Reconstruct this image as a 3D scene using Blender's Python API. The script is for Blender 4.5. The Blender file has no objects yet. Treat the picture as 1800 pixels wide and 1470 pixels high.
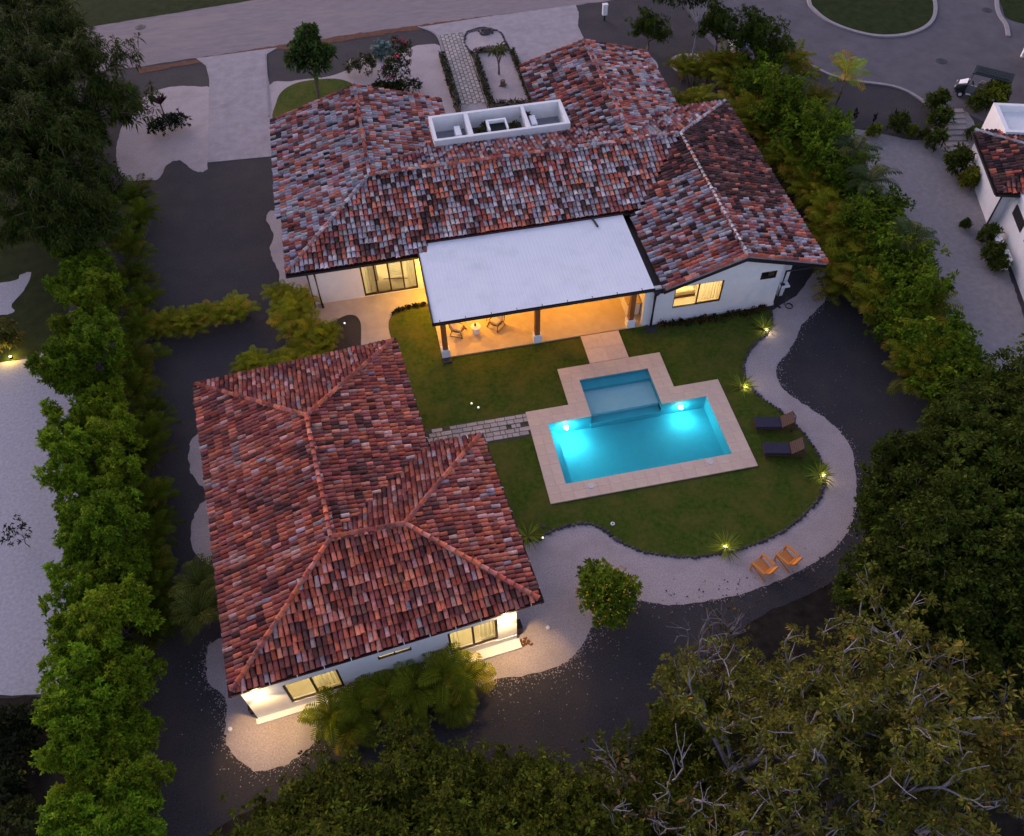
import bpy, bmesh, math, random
import numpy as np
from mathutils import Vector, Matrix
from mathutils.geometry import tessellate_polygon

random.seed(7)
RNG = np.random.default_rng(7)
SC = bpy.context.scene
COL = SC.collection
PI = math.pi
R = math.radians

# ------------------------------------------------------------------ camera (surveyed from the photograph)
FOC, CAM_H = 1503.0, 34.0
TH, ROLL, YAW = R(52.36), R(1.3), R(10.62)


def cam_matrix():
    r = np.array([1, 0, 0.]); d = np.array([0, -math.sin(TH), -math.cos(TH)]); f = np.array([0, math.cos(TH), -math.sin(TH)])
    c, s = math.cos(ROLL), math.sin(ROLL)
    r, d = c * r + s * d, -s * r + c * d
    cy, sy = math.cos(YAW), math.sin(YAW)
    return np.stack([r, d, f]) @ np.array([[cy, -sy, 0], [sy, cy, 0], [0, 0, 1]])


CM = cam_matrix()


def G(px, py, z=0.0):
    """the point of the place, at height z, that the photograph shows at (px, py)"""
    v = CM.T @ np.array([(px - 900) / FOC, (py - 735) / FOC, 1.0])
    t = (z - CAM_H) / v[2]
    return (float(t * v[0]), float(t * v[1]), z)


def GY(px, py, Y):
    v = CM.T @ np.array([(px - 900) / FOC, (py - 735) / FOC, 1.0])
    t = Y / v[1]
    return (float(t * v[0]), Y, float(CAM_H + t * v[2]))


cam = bpy.data.cameras.new('camera')
cam.sensor_fit = 'HORIZONTAL'; cam.sensor_width = 36.0; cam.lens = FOC / 1800 * 36
cam.clip_start = 0.5; cam.clip_end = 2000
camo = bpy.data.objects.new('camera', cam); COL.objects.link(camo)
m = Matrix.Identity(4)
for i in range(3):
    m[i][0] = CM[0][i]; m[i][1] = -CM[1][i]; m[i][2] = -CM[2][i]
m[0][3], m[1][3], m[2][3] = 0, 0, CAM_H
camo.matrix_world = m
SC.camera = camo

# ------------------------------------------------------------------ sky, sun, exposure (dusk)
SUN_EL, SUN_AZ = R(5), R(-25)          # afterglow beyond the road, a little left of straight ahead
w = bpy.data.worlds.new('World'); SC.world = w; w.use_nodes = True
wn = w.node_tree
bg = wn.nodes['Background']
sky = wn.nodes.new('ShaderNodeTexSky'); sky.sky_type = 'NISHITA'; sky.sun_disc = False
sky.sun_elevation = SUN_EL; sky.sun_rotation = SUN_AZ
sky.air_density = 1.0; sky.dust_density = 1.0; sky.ozone_density = 1.6
hsv = wn.nodes.new('ShaderNodeHueSaturation'); hsv.inputs['Saturation'].default_value = 0.62
tint = wn.nodes.new('ShaderNodeMix'); tint.data_type = 'RGBA'; tint.blend_type = 'MULTIPLY'
tint.inputs[0].default_value = 1.0; tint.inputs[7].default_value = (0.95, 0.86, 1.10, 1)
wn.links.new(sky.outputs[0], hsv.inputs['Color']); wn.links.new(hsv.outputs[0], tint.inputs[6])
wn.links.new(tint.outputs[2], bg.inputs['Color'])
bg.inputs['Strength'].default_value = 0.15
sl = bpy.data.lights.new('sun', 'SUN'); sl.energy = 0.35; sl.angle = R(45); sl.color = (1.0, 0.72, 0.66)
so = bpy.data.objects.new('sun', sl); COL.objects.link(so)
sd = Vector((math.sin(SUN_AZ), math.cos(SUN_AZ), math.tan(R(24))))   # the glow reaches well above the horizon
so.rotation_euler = sd.to_track_quat('Z', 'Y').to_euler()
SC.view_settings.view_transform = 'Standard'; SC.view_settings.look = 'None'
SC.view_settings.gamma = 1.0; SC.view_settings.exposure = 1.85
SC.view_settings.use_curve_mapping = False
cy = SC.cycles
cy.max_bounces = 8; cy.diffuse_bounces = 3; cy.glossy_bounces = 3; cy.transmission_bounces = 6; cy.transparent_max_bounces = 8
cy.sample_clamp_indirect = 3.0
cy.use_denoising = True
cy.caustics_reflective = False; cy.caustics_refractive = True
cy.blur_glossy = 0.5

# ------------------------------------------------------------------ materials
MATS = {}


def pm(name, c1, c2=None, scale=6.0, rough=0.8, bump=0.0, bscale=40.0, detail=6, tintattr=False, objcol=False,
       metal=0.0, spec=0.3, c3=None, c3scale=1.0, c3lo=0.5, c3hi=0.65, world=False, coat=0.0, stretch=None, transl=0.0):
    if name in MATS:
        return MATS[name]
    mt = bpy.data.materials.new(name); mt.use_nodes = True
    nt = mt.node_tree; N = nt.nodes; L = nt.links
    bs = N['Principled BSDF']
    bs.inputs['Roughness'].default_value = rough; bs.inputs['Metallic'].default_value = metal
    bs.inputs['Specular IOR Level'].default_value = spec
    bs.inputs['Coat Weight'].default_value = coat
    tc = N.new('ShaderNodeNewGeometry') if world else N.new('ShaderNodeTexCoord')
    vec = tc.outputs['Position'] if world else tc.outputs['Object']
    if stretch:
        mp = N.new('ShaderNodeMapping'); mp.inputs['Scale'].default_value = stretch
        L.new(vec, mp.inputs['Vector']); vec = mp.outputs[0]
    col = None

    def noise(sc, det=detail):
        n = N.new('ShaderNodeTexNoise'); n.inputs['Scale'].default_value = sc; n.inputs['Detail'].default_value = det
        n.inputs['Roughness'].default_value = 0.62
        L.new(vec, n.inputs['Vector']); return n.outputs['Fac']

    def ramp(f, lo, hi):
        r = N.new('ShaderNodeMapRange'); r.inputs['From Min'].default_value = lo; r.inputs['From Max'].default_value = hi
        L.new(f, r.inputs['Value']); return r.outputs[0]

    def mix(f, a, b, mode='MIX'):
        x = N.new('ShaderNodeMix'); x.data_type = 'RGBA'; x.blend_type = mode
        if isinstance(f, float): x.inputs[0].default_value = f
        else: L.new(f, x.inputs[0])
        for k, v in ((6, a), (7, b)):
            if isinstance(v, tuple): x.inputs[k].default_value = (*v, 1)
            else: L.new(v, x.inputs[k])
        return x.outputs[2]
    if c2 is None:
        col = c1
    else:
        col = mix(ramp(noise(scale), 0.32, 0.68), c1, c2)
    if c3 is not None:
        col = mix(ramp(noise(c3scale, 4), c3lo, c3hi), col, c3)
    if tintattr:
        a = N.new('ShaderNodeAttribute'); a.attribute_name = 'tint'
        col = mix(1.0, a.outputs['Color'], col, 'MULTIPLY')
    if objcol:
        o = N.new('ShaderNodeObjectInfo')
        col = mix(1.0, o.outputs['Color'], col, 'MULTIPLY')
    if isinstance(col, tuple): bs.inputs['Base Color'].default_value = (*col, 1)
    else: L.new(col, bs.inputs['Base Color'])
    if bump:
        b = N.new('ShaderNodeBump'); b.inputs['Strength'].default_value = bump; b.inputs['Distance'].default_value = 0.05
        L.new(noise(bscale, 3), b.inputs['Height']); L.new(b.outputs[0], bs.inputs['Normal'])
    if transl:
        t = N.new('ShaderNodeBsdfTranslucent'); ms = N.new('ShaderNodeMixShader'); ms.inputs[0].default_value = transl
        if isinstance(col, tuple): t.inputs['Color'].default_value = (*col, 1)
        else: L.new(col, t.inputs['Color'])
        L.new(bs.outputs[0], ms.inputs[1]); L.new(t.outputs[0], ms.inputs[2])
        L.new(ms.outputs[0], N['Material Output'].inputs['Surface'])
    MATS[name] = mt
    return mt


def emit(name, c, s):
    mt = bpy.data.materials.new(name); mt.use_nodes = True
    bs = mt.node_tree.nodes['Principled BSDF']
    bs.inputs['Base Color'].default_value = (*c, 1); bs.inputs['Emission Color'].default_value = (*c, 1)
    bs.inputs['Emission Strength'].default_value = s
    return mt


M = {}
M['gravel'] = pm('dark_gravel', (0.030, 0.0285, 0.033), (0.072, 0.066, 0.073), 14, 0.95, 1.0, 50, world=True, spec=0.15,
                 c3=(0.072, 0.062, 0.060), c3scale=0.55, c3lo=0.42, c3hi=0.8)
M['white_gravel'] = pm('white_gravel', (0.34, 0.285, 0.285), (0.58, 0.495, 0.495), 16, 0.95, 1.0, 45, world=True, spec=0.15,
                       c3=(0.37, 0.31, 0.30), c3scale=0.7, c3lo=0.45, c3hi=0.8)
M['lot'] = pm('pale_lot', (0.30, 0.29, 0.31), (0.42, 0.40, 0.43), 7, 0.95, 0.35, 70, world=True, spec=0.1)
M['yard'] = pm('grey_yard', (0.20, 0.185, 0.19), (0.26, 0.24, 0.245), 3, 0.95, 0.4, 40, world=True, spec=0.1)
M['court'] = pm('grey_court', (0.095, 0.088, 0.098), (0.13, 0.118, 0.128), 0.7, 0.92, 0.3, 60, world=True, spec=0.1)
M['road'] = pm('dusty_road', (0.205, 0.172, 0.178), (0.27, 0.225, 0.225), 2.2, 0.95, 0.4, 50, world=True, spec=0.1,
               c3=(0.30, 0.235, 0.215), c3scale=0.3, c3lo=0.5, c3hi=0.75, stretch=(0.35, 1.3, 1))
M['drive'] = pm('driveway', (0.29, 0.255, 0.265), (0.38, 0.335, 0.345), 1.6, 0.92, 0.3, 60, world=True, spec=0.1,
                c3=(0.24, 0.21, 0.215), c3scale=0.5, c3lo=0.55, c3hi=0.8)
M['concrete'] = pm('walk_concrete', (0.36, 0.30, 0.275), (0.44, 0.37, 0.335), 1.5, 0.9, 0.2, 50, world=True, spec=0.1)
M['kerb'] = pm('kerb', (0.22, 0.20, 0.205), (0.30, 0.27, 0.27), 5, 0.9, 0.2, 40, world=True)
M['earth'] = pm('red_earth', (0.10, 0.045, 0.03), (0.17, 0.08, 0.05), 3, 0.95, 0.5, 30, world=True, spec=0.1)
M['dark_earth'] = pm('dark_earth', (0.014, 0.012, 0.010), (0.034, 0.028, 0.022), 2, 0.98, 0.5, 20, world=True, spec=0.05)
M['lawn'] = pm('lawn', (0.033, 0.066, 0.008), (0.084, 0.115, 0.017), 4.5, 0.95, 0.9, 90, detail=9, world=True, spec=0.05,
               c3=(0.125, 0.112, 0.026), c3scale=0.62, c3lo=0.42, c3hi=0.78)
M['verge'] = pm('verge', (0.016, 0.026, 0.008), (0.034, 0.045, 0.014), 1.5, 0.95, 0.9, 40, world=True, spec=0.05)
M['deck'] = pm('travertine', (0.57, 0.42, 0.33), (0.65, 0.50, 0.40), 3.0, 0.75, 0.12, 60, objcol=True, spec=0.25,
               c3=(0.52, 0.37, 0.28), c3scale=6, c3lo=0.55, c3hi=0.75)
M['stucco'] = pm('white_stucco', (0.70, 0.69, 0.68), (0.77, 0.76, 0.75), 2, 0.9, 0.15, 60, spec=0.2)
M['trim'] = pm('dark_trim', (0.010, 0.009, 0.012), (0.018, 0.014, 0.018), 4, 0.5, spec=0.4)
M['gutter'] = pm('maroon_gutter', (0.035, 0.010, 0.012), (0.05, 0.016, 0.016), 4, 0.5, spec=0.4)
M['red_trim'] = pm('red_flashing', (0.24, 0.055, 0.05), (0.30, 0.075, 0.06), 4, 0.6)
M['white'] = pm('white_paint', (0.78, 0.78, 0.78), (0.72, 0.72, 0.73), 4, 0.55)
M['metal_roof'] = pm('white_metal_roof', (0.70, 0.71, 0.735), (0.75, 0.755, 0.77), 0.6, 0.55, spec=0.3, c3=(0.62, 0.63, 0.65), c3scale=0.9, c3lo=0.5, c3hi=0.8)
M['frame'] = pm('window_frame', (0.022, 0.010, 0.008), (0.03, 0.014, 0.01), 8, 0.45)
M['wood'] = pm('column_wood', (0.20, 0.075, 0.022), (0.29, 0.115, 0.035), 3, 0.55, 0.2, 20, stretch=(6, 6, 0.5))
M['floor'] = pm('terrace_tile', (0.46, 0.33, 0.20), (0.54, 0.40, 0.25), 2, 0.6, 0.05, 30)
M['room_floor'] = pm('room_floor', (0.42, 0.36, 0.28), (0.50, 0.43, 0.33), 2, 0.5)
M['room_wall'] = pm('room_wall', (0.62, 0.57, 0.44), (0.66, 0.6, 0.47), 2, 0.9)
M['curtain'] = pm('curtain', (0.62, 0.58, 0.46), (0.72, 0.67, 0.54), 6, 0.95, stretch=(8, 8, 0.3), transl=0.55)
M['tile'] = pm('clay_tile', (1.22, 1.10, 1.04), (2.0, 1.80, 1.70), 9, 0.9, 0.4, 50, tintattr=True, objcol=True, spec=0.05,
               c3=(0.55, 0.51, 0.52), c3scale=2.6, c3lo=0.54, c3hi=0.74, world=True)
M['pan'] = pm('pan_tile', (0.035, 0.012, 0.010), (0.075, 0.024, 0.018), 5, 0.9, 0.4, 30, spec=0.1)
M['plank'] = pm('ceiling_wood', (0.30, 0.16, 0.06), (0.38, 0.2, 0.08), 4, 0.6)
M['pool'] = pm('pool_plaster', (0.022, 0.43, 0.54), (0.028, 0.47, 0.58), 3, 0.8, spec=0.2)
M['pool_pale'] = pm('pool_shelf', (0.33, 0.68, 0.76), (0.37, 0.72, 0.79), 3, 0.8, spec=0.2)
M['bark'] = pm('bark', (0.09, 0.065, 0.048), (0.16, 0.12, 0.095), 8, 0.95, 0.5, 20)
M['pale_bark'] = pm('pale_bark', (0.17, 0.15, 0.155), (0.30, 0.27, 0.28), 8, 0.9, 0.4, 20)
M['leaf'] = pm('leaf', (0.75, 0.78, 0.7), (1.2, 1.18, 1.15), 1.3, 0.75, tintattr=True, objcol=True, spec=0.05, world=True, transl=0.25)
M['rock'] = pm('rock', (0.035, 0.03, 0.034), (0.09, 0.08, 0.082), 6, 0.9, 0.5, 20, objcol=True)
M['paver'] = pm('paver', (0.34, 0.30, 0.27), (0.44, 0.385, 0.345), 5, 0.9, 0.3, 40, objcol=True)
M['orange'] = pm('orange_wood', (0.55, 0.185, 0.025), (0.68, 0.26, 0.05), 6, 0.5, stretch=(2, 12, 12))
M['wicker'] = pm('wicker', (0.10, 0.055, 0.03), (0.17, 0.095, 0.05), 30, 0.7)
M['cushion'] = pm('cushion', (0.46, 0.38, 0.27), (0.60, 0.52, 0.40), 8, 0.9)
M['navy'] = pm('navy_fabric', (0.022, 0.020, 0.040), (0.034, 0.030, 0.055), 10, 0.85)
M['brown'] = pm('brown_wicker', (0.050, 0.027, 0.022), (0.085, 0.045, 0.034), 30, 0.7)
M['black'] = pm('black_plastic', (0.012, 0.012, 0.014), (0.02, 0.02, 0.022), 5, 0.5)
M['green_paint'] = pm('green_paint', (0.006, 0.012, 0.013), (0.009, 0.016, 0.017), 5, 0.6)
M['tyre'] = pm('tyre', (0.012, 0.012, 0.012), (0.02, 0.02, 0.02), 10, 0.9)
M['clay'] = pm('clay_pot', (0.22, 0.05, 0.03), (0.28, 0.07, 0.04), 6, 0.8)
M['iron'] = pm('iron', (0.03, 0.03, 0.034), (0.05, 0.05, 0.052), 8, 0.7)
M['flower'] = pm('petals', (0.9, 0.9, 0.9), (1.1, 1.1, 1.1), 5, 0.7, tintattr=True, transl=0.3)
M['bottle'] = pm('blue_glass', (0.02, 0.03, 0.16), (0.03, 0.045, 0.2), 5, 0.15)
M['pale_stone'] = pm('pale_stone', (0.50, 0.47, 0.46), (0.62, 0.59, 0.57), 6, 0.9, objcol=True)
M['lamp'] = emit('lamp_glow', (1.0, 0.78, 0.45), 6)
M['lamp_soft'] = emit('lamp_soft', (1.0, 0.82, 0.6), 0.6)
M['pool_lamp'] = emit('pool_lamp', (0.85, 1.0, 1.0), 3)


def glass_mat():
    mt = bpy.data.materials.new('window_glass'); mt.use_nodes = True
    nt = mt.node_tree; N = nt.nodes; L = nt.links
    tr = N.new('ShaderNodeBsdfTransparent'); gl = N.new('ShaderNodeBsdfGlossy'); gl.inputs['Roughness'].default_value = 0.03
    fr = N.new('ShaderNodeFresnel'); fr.inputs['IOR'].default_value = 1.5
    ms = N.new('ShaderNodeMixShader')
    L.new(fr.outputs[0], ms.inputs[0]); L.new(tr.outputs[0], ms.inputs[1]); L.new(gl.outputs[0], ms.inputs[2])
    L.new(ms.outputs[0], N['Material Output'].inputs['Surface'])
    return mt


def water_mat():
    mt = bpy.data.materials.new('pool_water'); mt.use_nodes = True
    nt = mt.node_tree; N = nt.nodes; L = nt.links
    bs = N['Principled BSDF']
    bs.inputs['Base Color'].default_value = (0.93, 0.99, 1, 1); bs.inputs['Roughness'].default_value = 0.0
    bs.inputs['IOR'].default_value = 1.33; bs.inputs['Transmission Weight'].default_value = 1.0
    tc = N.new('ShaderNodeNewGeometry'); n = N.new('ShaderNodeTexNoise'); n.inputs['Scale'].default_value = 1.6; n.inputs['Detail'].default_value = 3
    b = N.new('ShaderNodeBump'); b.inputs['Strength'].default_value = 0.22; b.inputs['Distance'].default_value = 0.05
    L.new(tc.outputs['Position'], n.inputs['Vector']); L.new(n.outputs[0], b.inputs['Height']); L.new(b.outputs[0], bs.inputs['Normal'])
    return mt


M['glass'] = glass_mat()
M['water'] = water_mat()


# ------------------------------------------------------------------ helpers
def tag(o, label=None, cat=None, group=None, kind=None):
    if label: o['label'] = label
    if cat: o['category'] = cat
    if group: o['group'] = group
    if kind: o['kind'] = kind
    return o


def thing(name, label, cat, loc=(0, 0, 0), rz=0.0, group=None):
    o = bpy.data.objects.new(name, None); COL.objects.link(o)
    o.empty_display_size = 0.2
    o.location = loc; o.rotation_euler = (0, 0, rz)
    return tag(o, label, cat, group)


def link(name, me, parent=None, loc=None):
    o = bpy.data.objects.new(name, me); COL.objects.link(o)
    if parent is not None: o.parent = parent
    if loc is not None: o.location = loc
    return o


def kids(o):
    return [c for c in o.children]


def dup(o, loc=None, rz=None, sc=None, label=None, group=None, parent=None, color=None):
    c = o.copy(); COL.objects.link(c)
    if parent is not None: c.parent = parent
    if loc is not None: c.location = loc
    if rz is not None: c.rotation_euler = (0, 0, rz)
    if sc is not None: c.scale = (sc, sc, sc) if isinstance(sc, (int, float)) else sc
    if label: c['label'] = label
    if group: c['group'] = group
    for ch in kids(o):
        k = dup(ch, parent=c)
        if color is not None and 'tint_me' in ch: k.color = color
    return c


class MB:
    def __init__(s, off=(0, 0, 0)):
        s.v = []; s.f = []; s.off = off

    def add(s, vs, fs):
        b = len(s.v); o = s.off
        s.v += [(p[0] - o[0], p[1] - o[1], p[2] - o[2]) for p in vs]
        s.f += [tuple(b + i for i in f) for f in fs]
        return s

    def hexa(s, q, t):
        return s.add(list(q) + list(t), [(3, 2, 1, 0), (4, 5, 6, 7), (0, 1, 5, 4), (1, 2, 6, 5), (2, 3, 7, 6), (3, 0, 4, 7)])

    def box(s, c, d, rz=0.0, bev=0.0):
        hx, hy, hz = d[0] / 2, d[1] / 2, d[2] / 2
        cs, sn = math.cos(rz), math.sin(rz)
        P = lambda x, y, z: (c[0] + x * cs - y * sn, c[1] + x * sn + y * cs, c[2] + z)
        if bev <= 0:
            return s.hexa([P(-hx, -hy, -hz), P(hx, -hy, -hz), P(hx, hy, -hz), P(-hx, hy, -hz)],
                          [P(-hx, -hy, hz), P(hx, -hy, hz), P(hx, hy, hz), P(-hx, hy, hz)])
        b = bev
        r1 = [P(-hx, -hy, -hz), P(hx, -hy, -hz), P(hx, hy, -hz), P(-hx, hy, -hz)]
        r2 = [P(-hx, -hy, hz - b), P(hx, -hy, hz - b), P(hx, hy, hz - b), P(-hx, hy, hz - b)]
        r3 = [P(-hx + b, -hy + b, hz), P(hx - b, -hy + b, hz), P(hx - b, hy - b, hz), P(-hx + b, hy - b, hz)]
        fs = [(3, 2, 1, 0), (8, 9, 10, 11)]
        for k in range(4):
            n = (k + 1) % 4
            fs += [(k, n, 4 + n, 4 + k), (4 + k, 4 + n, 8 + n, 8 + k)]
        return s.add(r1 + r2 + r3, fs)

    def bx(s, x0, x1, y0, y1, z0, z1):
        return s.box(((x0 + x1) / 2, (y0 + y1) / 2, (z0 + z1) / 2), (x1 - x0, y1 - y0, z1 - z0))

    def tube(s, pts, rad, n=6, cap=True):
        pts = [Vector(p) for p in pts]
        if isinstance(rad, (int, float)): rad = [rad] * len(pts)
        vs, fs = [], []
        ref = Vector((0, 0, 1))
        for i, p in enumerate(pts):
            d = (pts[min(i + 1, len(pts) - 1)] - pts[max(i - 1, 0)]).normalized()
            a = d.cross(ref)
            if a.length < 1e-3: a = d.cross(Vector((1, 0, 0)))
            a.normalize(); b = d.cross(a)
            for k in range(n):
                t = 2 * PI * k / n
                vs.append(tuple(p + (a * math.cos(t) + b * math.sin(t)) * rad[i]))
        for i in range(len(pts) - 1):
            for k in range(n):
                k2 = (k + 1) % n
                fs.append((i * n + k, i * n + k2, (i + 1) * n + k2, (i + 1) * n + k))
        if cap:
            fs.append(tuple(range(n))); fs.append(tuple(reversed(range((len(pts) - 1) * n, len(pts) * n))))
        return s.add(vs, fs)

    def lathe(s, prof, n=16, c=(0, 0, 0)):
        vs, fs = [], []
        for r, z in prof:
            for k in range(n):
                t = 2 * PI * k / n
                vs.append((c[0] + r * math.cos(t), c[1] + r * math.sin(t), c[2] + z))
        for i in range(len(prof) - 1):
            for k in range(n):
                k2 = (k + 1) % n
                fs.append((i * n + k, i * n + k2, (i + 1) * n + k2, (i + 1) * n + k))
        fs.append(tuple(reversed(range(n)))); fs.append(tuple(range((len(prof) - 1) * n, len(prof) * n)))
        return s.add(vs, fs)

    def prism(s, poly, z0, z1):
        n = len(poly)
        vs = [(p[0], p[1], z0) for p in poly] + [(p[0], p[1], z1) for p in poly]
        fs = [tuple(reversed(range(n))), tuple(range(n, 2 * n))]
        fs += [(i, (i + 1) % n, n + (i + 1) % n, n + i) for i in range(n)]
        return s.add(vs, fs)

    def mesh(s, name, mat, smooth=False):
        me = bpy.data.meshes.new(name); me.from_pydata(s.v, [], s.f)
        me.materials.append(mat)
        if smooth:
            me.polygons.foreach_set('use_smooth', [True] * len(me.polygons))
        me.update()
        return me

    def build(s, name, mat, parent=None, loc=None, smooth=False):
        return link(name, s.mesh(name, mat, smooth), parent, loc)


def np_mesh(name, V, F, mat, tint=None, smooth=False):
    """V (n,3), F (m,4) or (m,3), tint (n,3) per vertex"""
    me = bpy.data.meshes.new(name)
    k = F.shape[1]
    me.vertices.add(len(V)); me.vertices.foreach_set('co', np.ascontiguousarray(V, np.float32).ravel())
    me.loops.add(F.size); me.loops.foreach_set('vertex_index', np.ascontiguousarray(F, np.int32).ravel())
    me.polygons.add(len(F)); me.polygons.foreach_set('loop_start', np.arange(0, F.size, k, dtype=np.int32))
    if smooth: me.polygons.foreach_set('use_smooth', np.ones(len(F), bool))
    if tint is not None:
        a = me.color_attributes.new('tint', 'FLOAT_COLOR', 'POINT')
        c = np.ones((len(V), 4), np.float32); c[:, :3] = tint
        a.data.foreach_set('color', c.ravel())
    me.update(calc_edges=True); me.validate()
    me.materials.append(mat)
    return me


def spline(pts, closed=False, n=6):
    P = [np.array(p[:2], float) for p in pts]
    out = []
    m_ = len(P)
    for i in range(m_ if closed else m_ - 1):
        p0 = P[(i - 1) % m_] if closed or i > 0 else P[0]
        p1 = P[i]; p2 = P[(i + 1) % m_]
        p3 = P[(i + 2) % m_] if closed or i + 2 < m_ else P[-1]
        for k in range(n):
            t = k / n
            out.append(0.5 * (2 * p1 + (p2 - p0) * t + (2 * p0 - 5 * p1 + 4 * p2 - p3) * t * t + (3 * p1 - p0 - 3 * p2 + p3) * t ** 3))
    if not closed: out.append(P[-1])
    return [tuple(p) for p in out]


def gp(pts, z=0.0):
    return [G(x, y, z)[:2] for x, y in pts]


def sheet(name, outer, z, mat, holes=(), kind='structure', thick=0.0):
    loops = [[Vector((p[0], p[1], 0)) for p in outer]] + [[Vector((p[0], p[1], 0)) for p in h] for h in holes]
    tri = tessellate_polygon(loops)
    flat = [p for l in loops for p in l]
    me = bpy.data.meshes.new(name)
    vs = [(p.x, p.y, z) for p in flat]; fs = []
    for t in tri:
        a, b, c = (flat[i] for i in t)
        fs.append(t if (b - a).cross(c - a).z > 0 else (t[0], t[2], t[1]))
    if thick:
        n0 = len(vs)
        vs += [(p.x, p.y, z - thick) for p in flat]
        s0 = 0
        for l in loops:
            for i in range(len(l)):
                j = (i + 1) % len(l)
                fs.append((s0 + i, s0 + j, n0 + s0 + j, n0 + s0 + i))
            s0 += len(l)
    me.from_pydata(vs, [], fs); me.materials.append(mat); me.update()
    o = link(name, me)
    if kind: o['kind'] = kind
    return o


def wobble(pts, amp=0.06, step=0.25):
    """an edge with the small unevenness of raked gravel"""
    out = []
    n = len(pts)
    for i in range(n):
        a = np.array(pts[i]); b = np.array(pts[(i + 1) % n])
        k = max(1, int(np.linalg.norm(b - a) / step))
        for j in range(k):
            p = a + (b - a) * j / k
            out.append(tuple(p + RNG.normal(0, amp, 2) * 0.5))
    return out


def lamp(name, loc, energy, color, size=0.05, parent=None, spot=None, target=None, blend=0.6):
    l = bpy.data.lights.new(name, 'SPOT' if spot else 'POINT')
    l.energy = energy * 0.30; l.color = color; l.shadow_soft_size = size
    if spot: l.spot_size = spot; l.spot_blend = blend
    o = bpy.data.objects.new(name, l); COL.objects.link(o); o.location = loc
    if target is not None:
        o.rotation_euler = (Vector(loc) - Vector(target)).to_track_quat('Z', 'Y').to_euler()
    if parent is not None: o.parent = parent
    return o


# ================================================================== THE GROUND
def rect_outline(x0, x1, y0, y1):
    return [(x0, y0), (x1, y0), (x1, y1), (x0, y1)]


def cp(px, py):
    return np.array(G(px, py)[:2])


# pool deck outline (the deck is axis aligned) and water outline
DX0, DX1, DY0, DY1 = 5.56, 15.73, 20.39, 25.93
SX0 = float((cp(979.5, 652)[0] + cp(1000, 715)[0]) / 2); SX1 = float((cp(1158.75, 620.75)[0] + cp(1183.75, 680.75)[0]) / 2)
SY1 = float((cp(979.5, 652)[1] + cp(1158.75, 620.75)[1]) / 2)
BW = 0.95
deck_out = [(DX0, DY0), (DX1, DY0), (DX1, DY1), (SX1, DY1), (SX1, SY1), (SX0, SY1), (SX0, DY1), (DX0, DY1)]
WX0, WX1, WY0, WY1 = DX0 + BW, DX1 - BW, DY0 + 0.93, DY1 - BW
TX0, TX1, TY1 = SX0 + BW, SX1 - BW, SY1 - BW
water_out = [(WX0, WY0), (WX1, WY0), (WX1, WY1), (TX1, WY1), (TX1, TY1), (TX0, TY1), (TX0, WY1), (WX0, WY1)]
hole = [(WX0 - .1, WY0 - .1), (WX1 + .1, WY0 - .1), (WX1 + .1, WY1 + .1), (TX1 + .1, WY1 + .1), (TX1 + .1, TY1 + .1), (TX0 - .1, TY1 + .1), (TX0 - .1, WY1 + .1), (WX0 - .1, WY1 + .1)]

sheet('gravel_ground', rect_outline(-260, 300, -120, 420), 0.0, M['gravel'], [hole])

# the road and what lies beyond it
road_lo = gp([(-200, 165), (240, 118), (365, 99), (470, 84), (620, 60), (850, 30), (1060, 3), (1250, -25), (1500, -60)])
road_hi = gp([(1500, -175), (900, -75), (690, -37), (460, -2), (205, 40), (-200, 105)])
road_lo = [(road_lo[0][0] - 100, road_lo[0][1] + 4)] + road_lo + [(road_lo[-1][0] + 100, road_lo[-1][1] + 8)]
road_hi = [(road_hi[0][0] + 100, road_hi[0][1] + 8)] + road_hi + [(road_hi[-1][0] - 100, road_hi[-1][1] + 4)]
sheet('road', wobble(road_lo + road_hi, 0.10, 0.6), 0.008, M['road'])
sheet('grass_verge', road_hi[::-1] + [(280, 400), (-240, 400)], 0.012, M['verge'])
# the strip of red earth washed up along the near edge of the road
strip = gp([(240, 122), (365, 101), (450, 86), (560, 70), (680, 52), (768, 40), (858, 28), (882, 30), (880, 33), (800, 46), (700, 57), (560, 79), (470, 90), (372, 106), (245, 130)])
sheet('earth_strip', wobble(strip, 0.12, 0.4), 0.012, M['earth'])

# driveway and pale gravel, upper left
sheet('gravel_bed', wobble(spline(gp([(215, 312), (262, 317), (281, 313), (291, 294), (306, 283), (322, 285), (336, 297), (352, 303), (364, 298), (366, 283), (400, 240), (372, 160),
      (355, 153), (330, 152), (300, 153), (262, 165), (225, 200), (205, 260)]), True, 4), 0.05), 0.006, M['white_gravel'])
sheet('driveway', gp([(366, 286), (481, 275), (480, 210), (474, 150), (466, 108), (470, 95), (488, 84), (345, 103), (362, 116), (368, 140), (367, 200)]), 0.0165, M['drive'])
# pale gravel sweeping round the front lawn
sheet('front_gravel', wobble(spline(gp([(474, 150), (510, 143), (560, 137), (600, 128), (640, 108), (690, 95), (735, 80), (770, 79), (776, 95), (785, 130), (800, 180), (815, 235),
      (780, 230), (775, 195), (700, 185), (600, 160), (560, 165), (500, 210), (478, 220)]), True, 4), 0.05), 0.006, M['white_gravel'])
sheet('front_lawn', spline(gp([(484, 215), (486, 180), (497, 160), (520, 147), (550, 141), (590, 139), (618, 147), (635, 165), (640, 200), (560, 215)]), True, 5), 0.022, M['lawn'])
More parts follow.
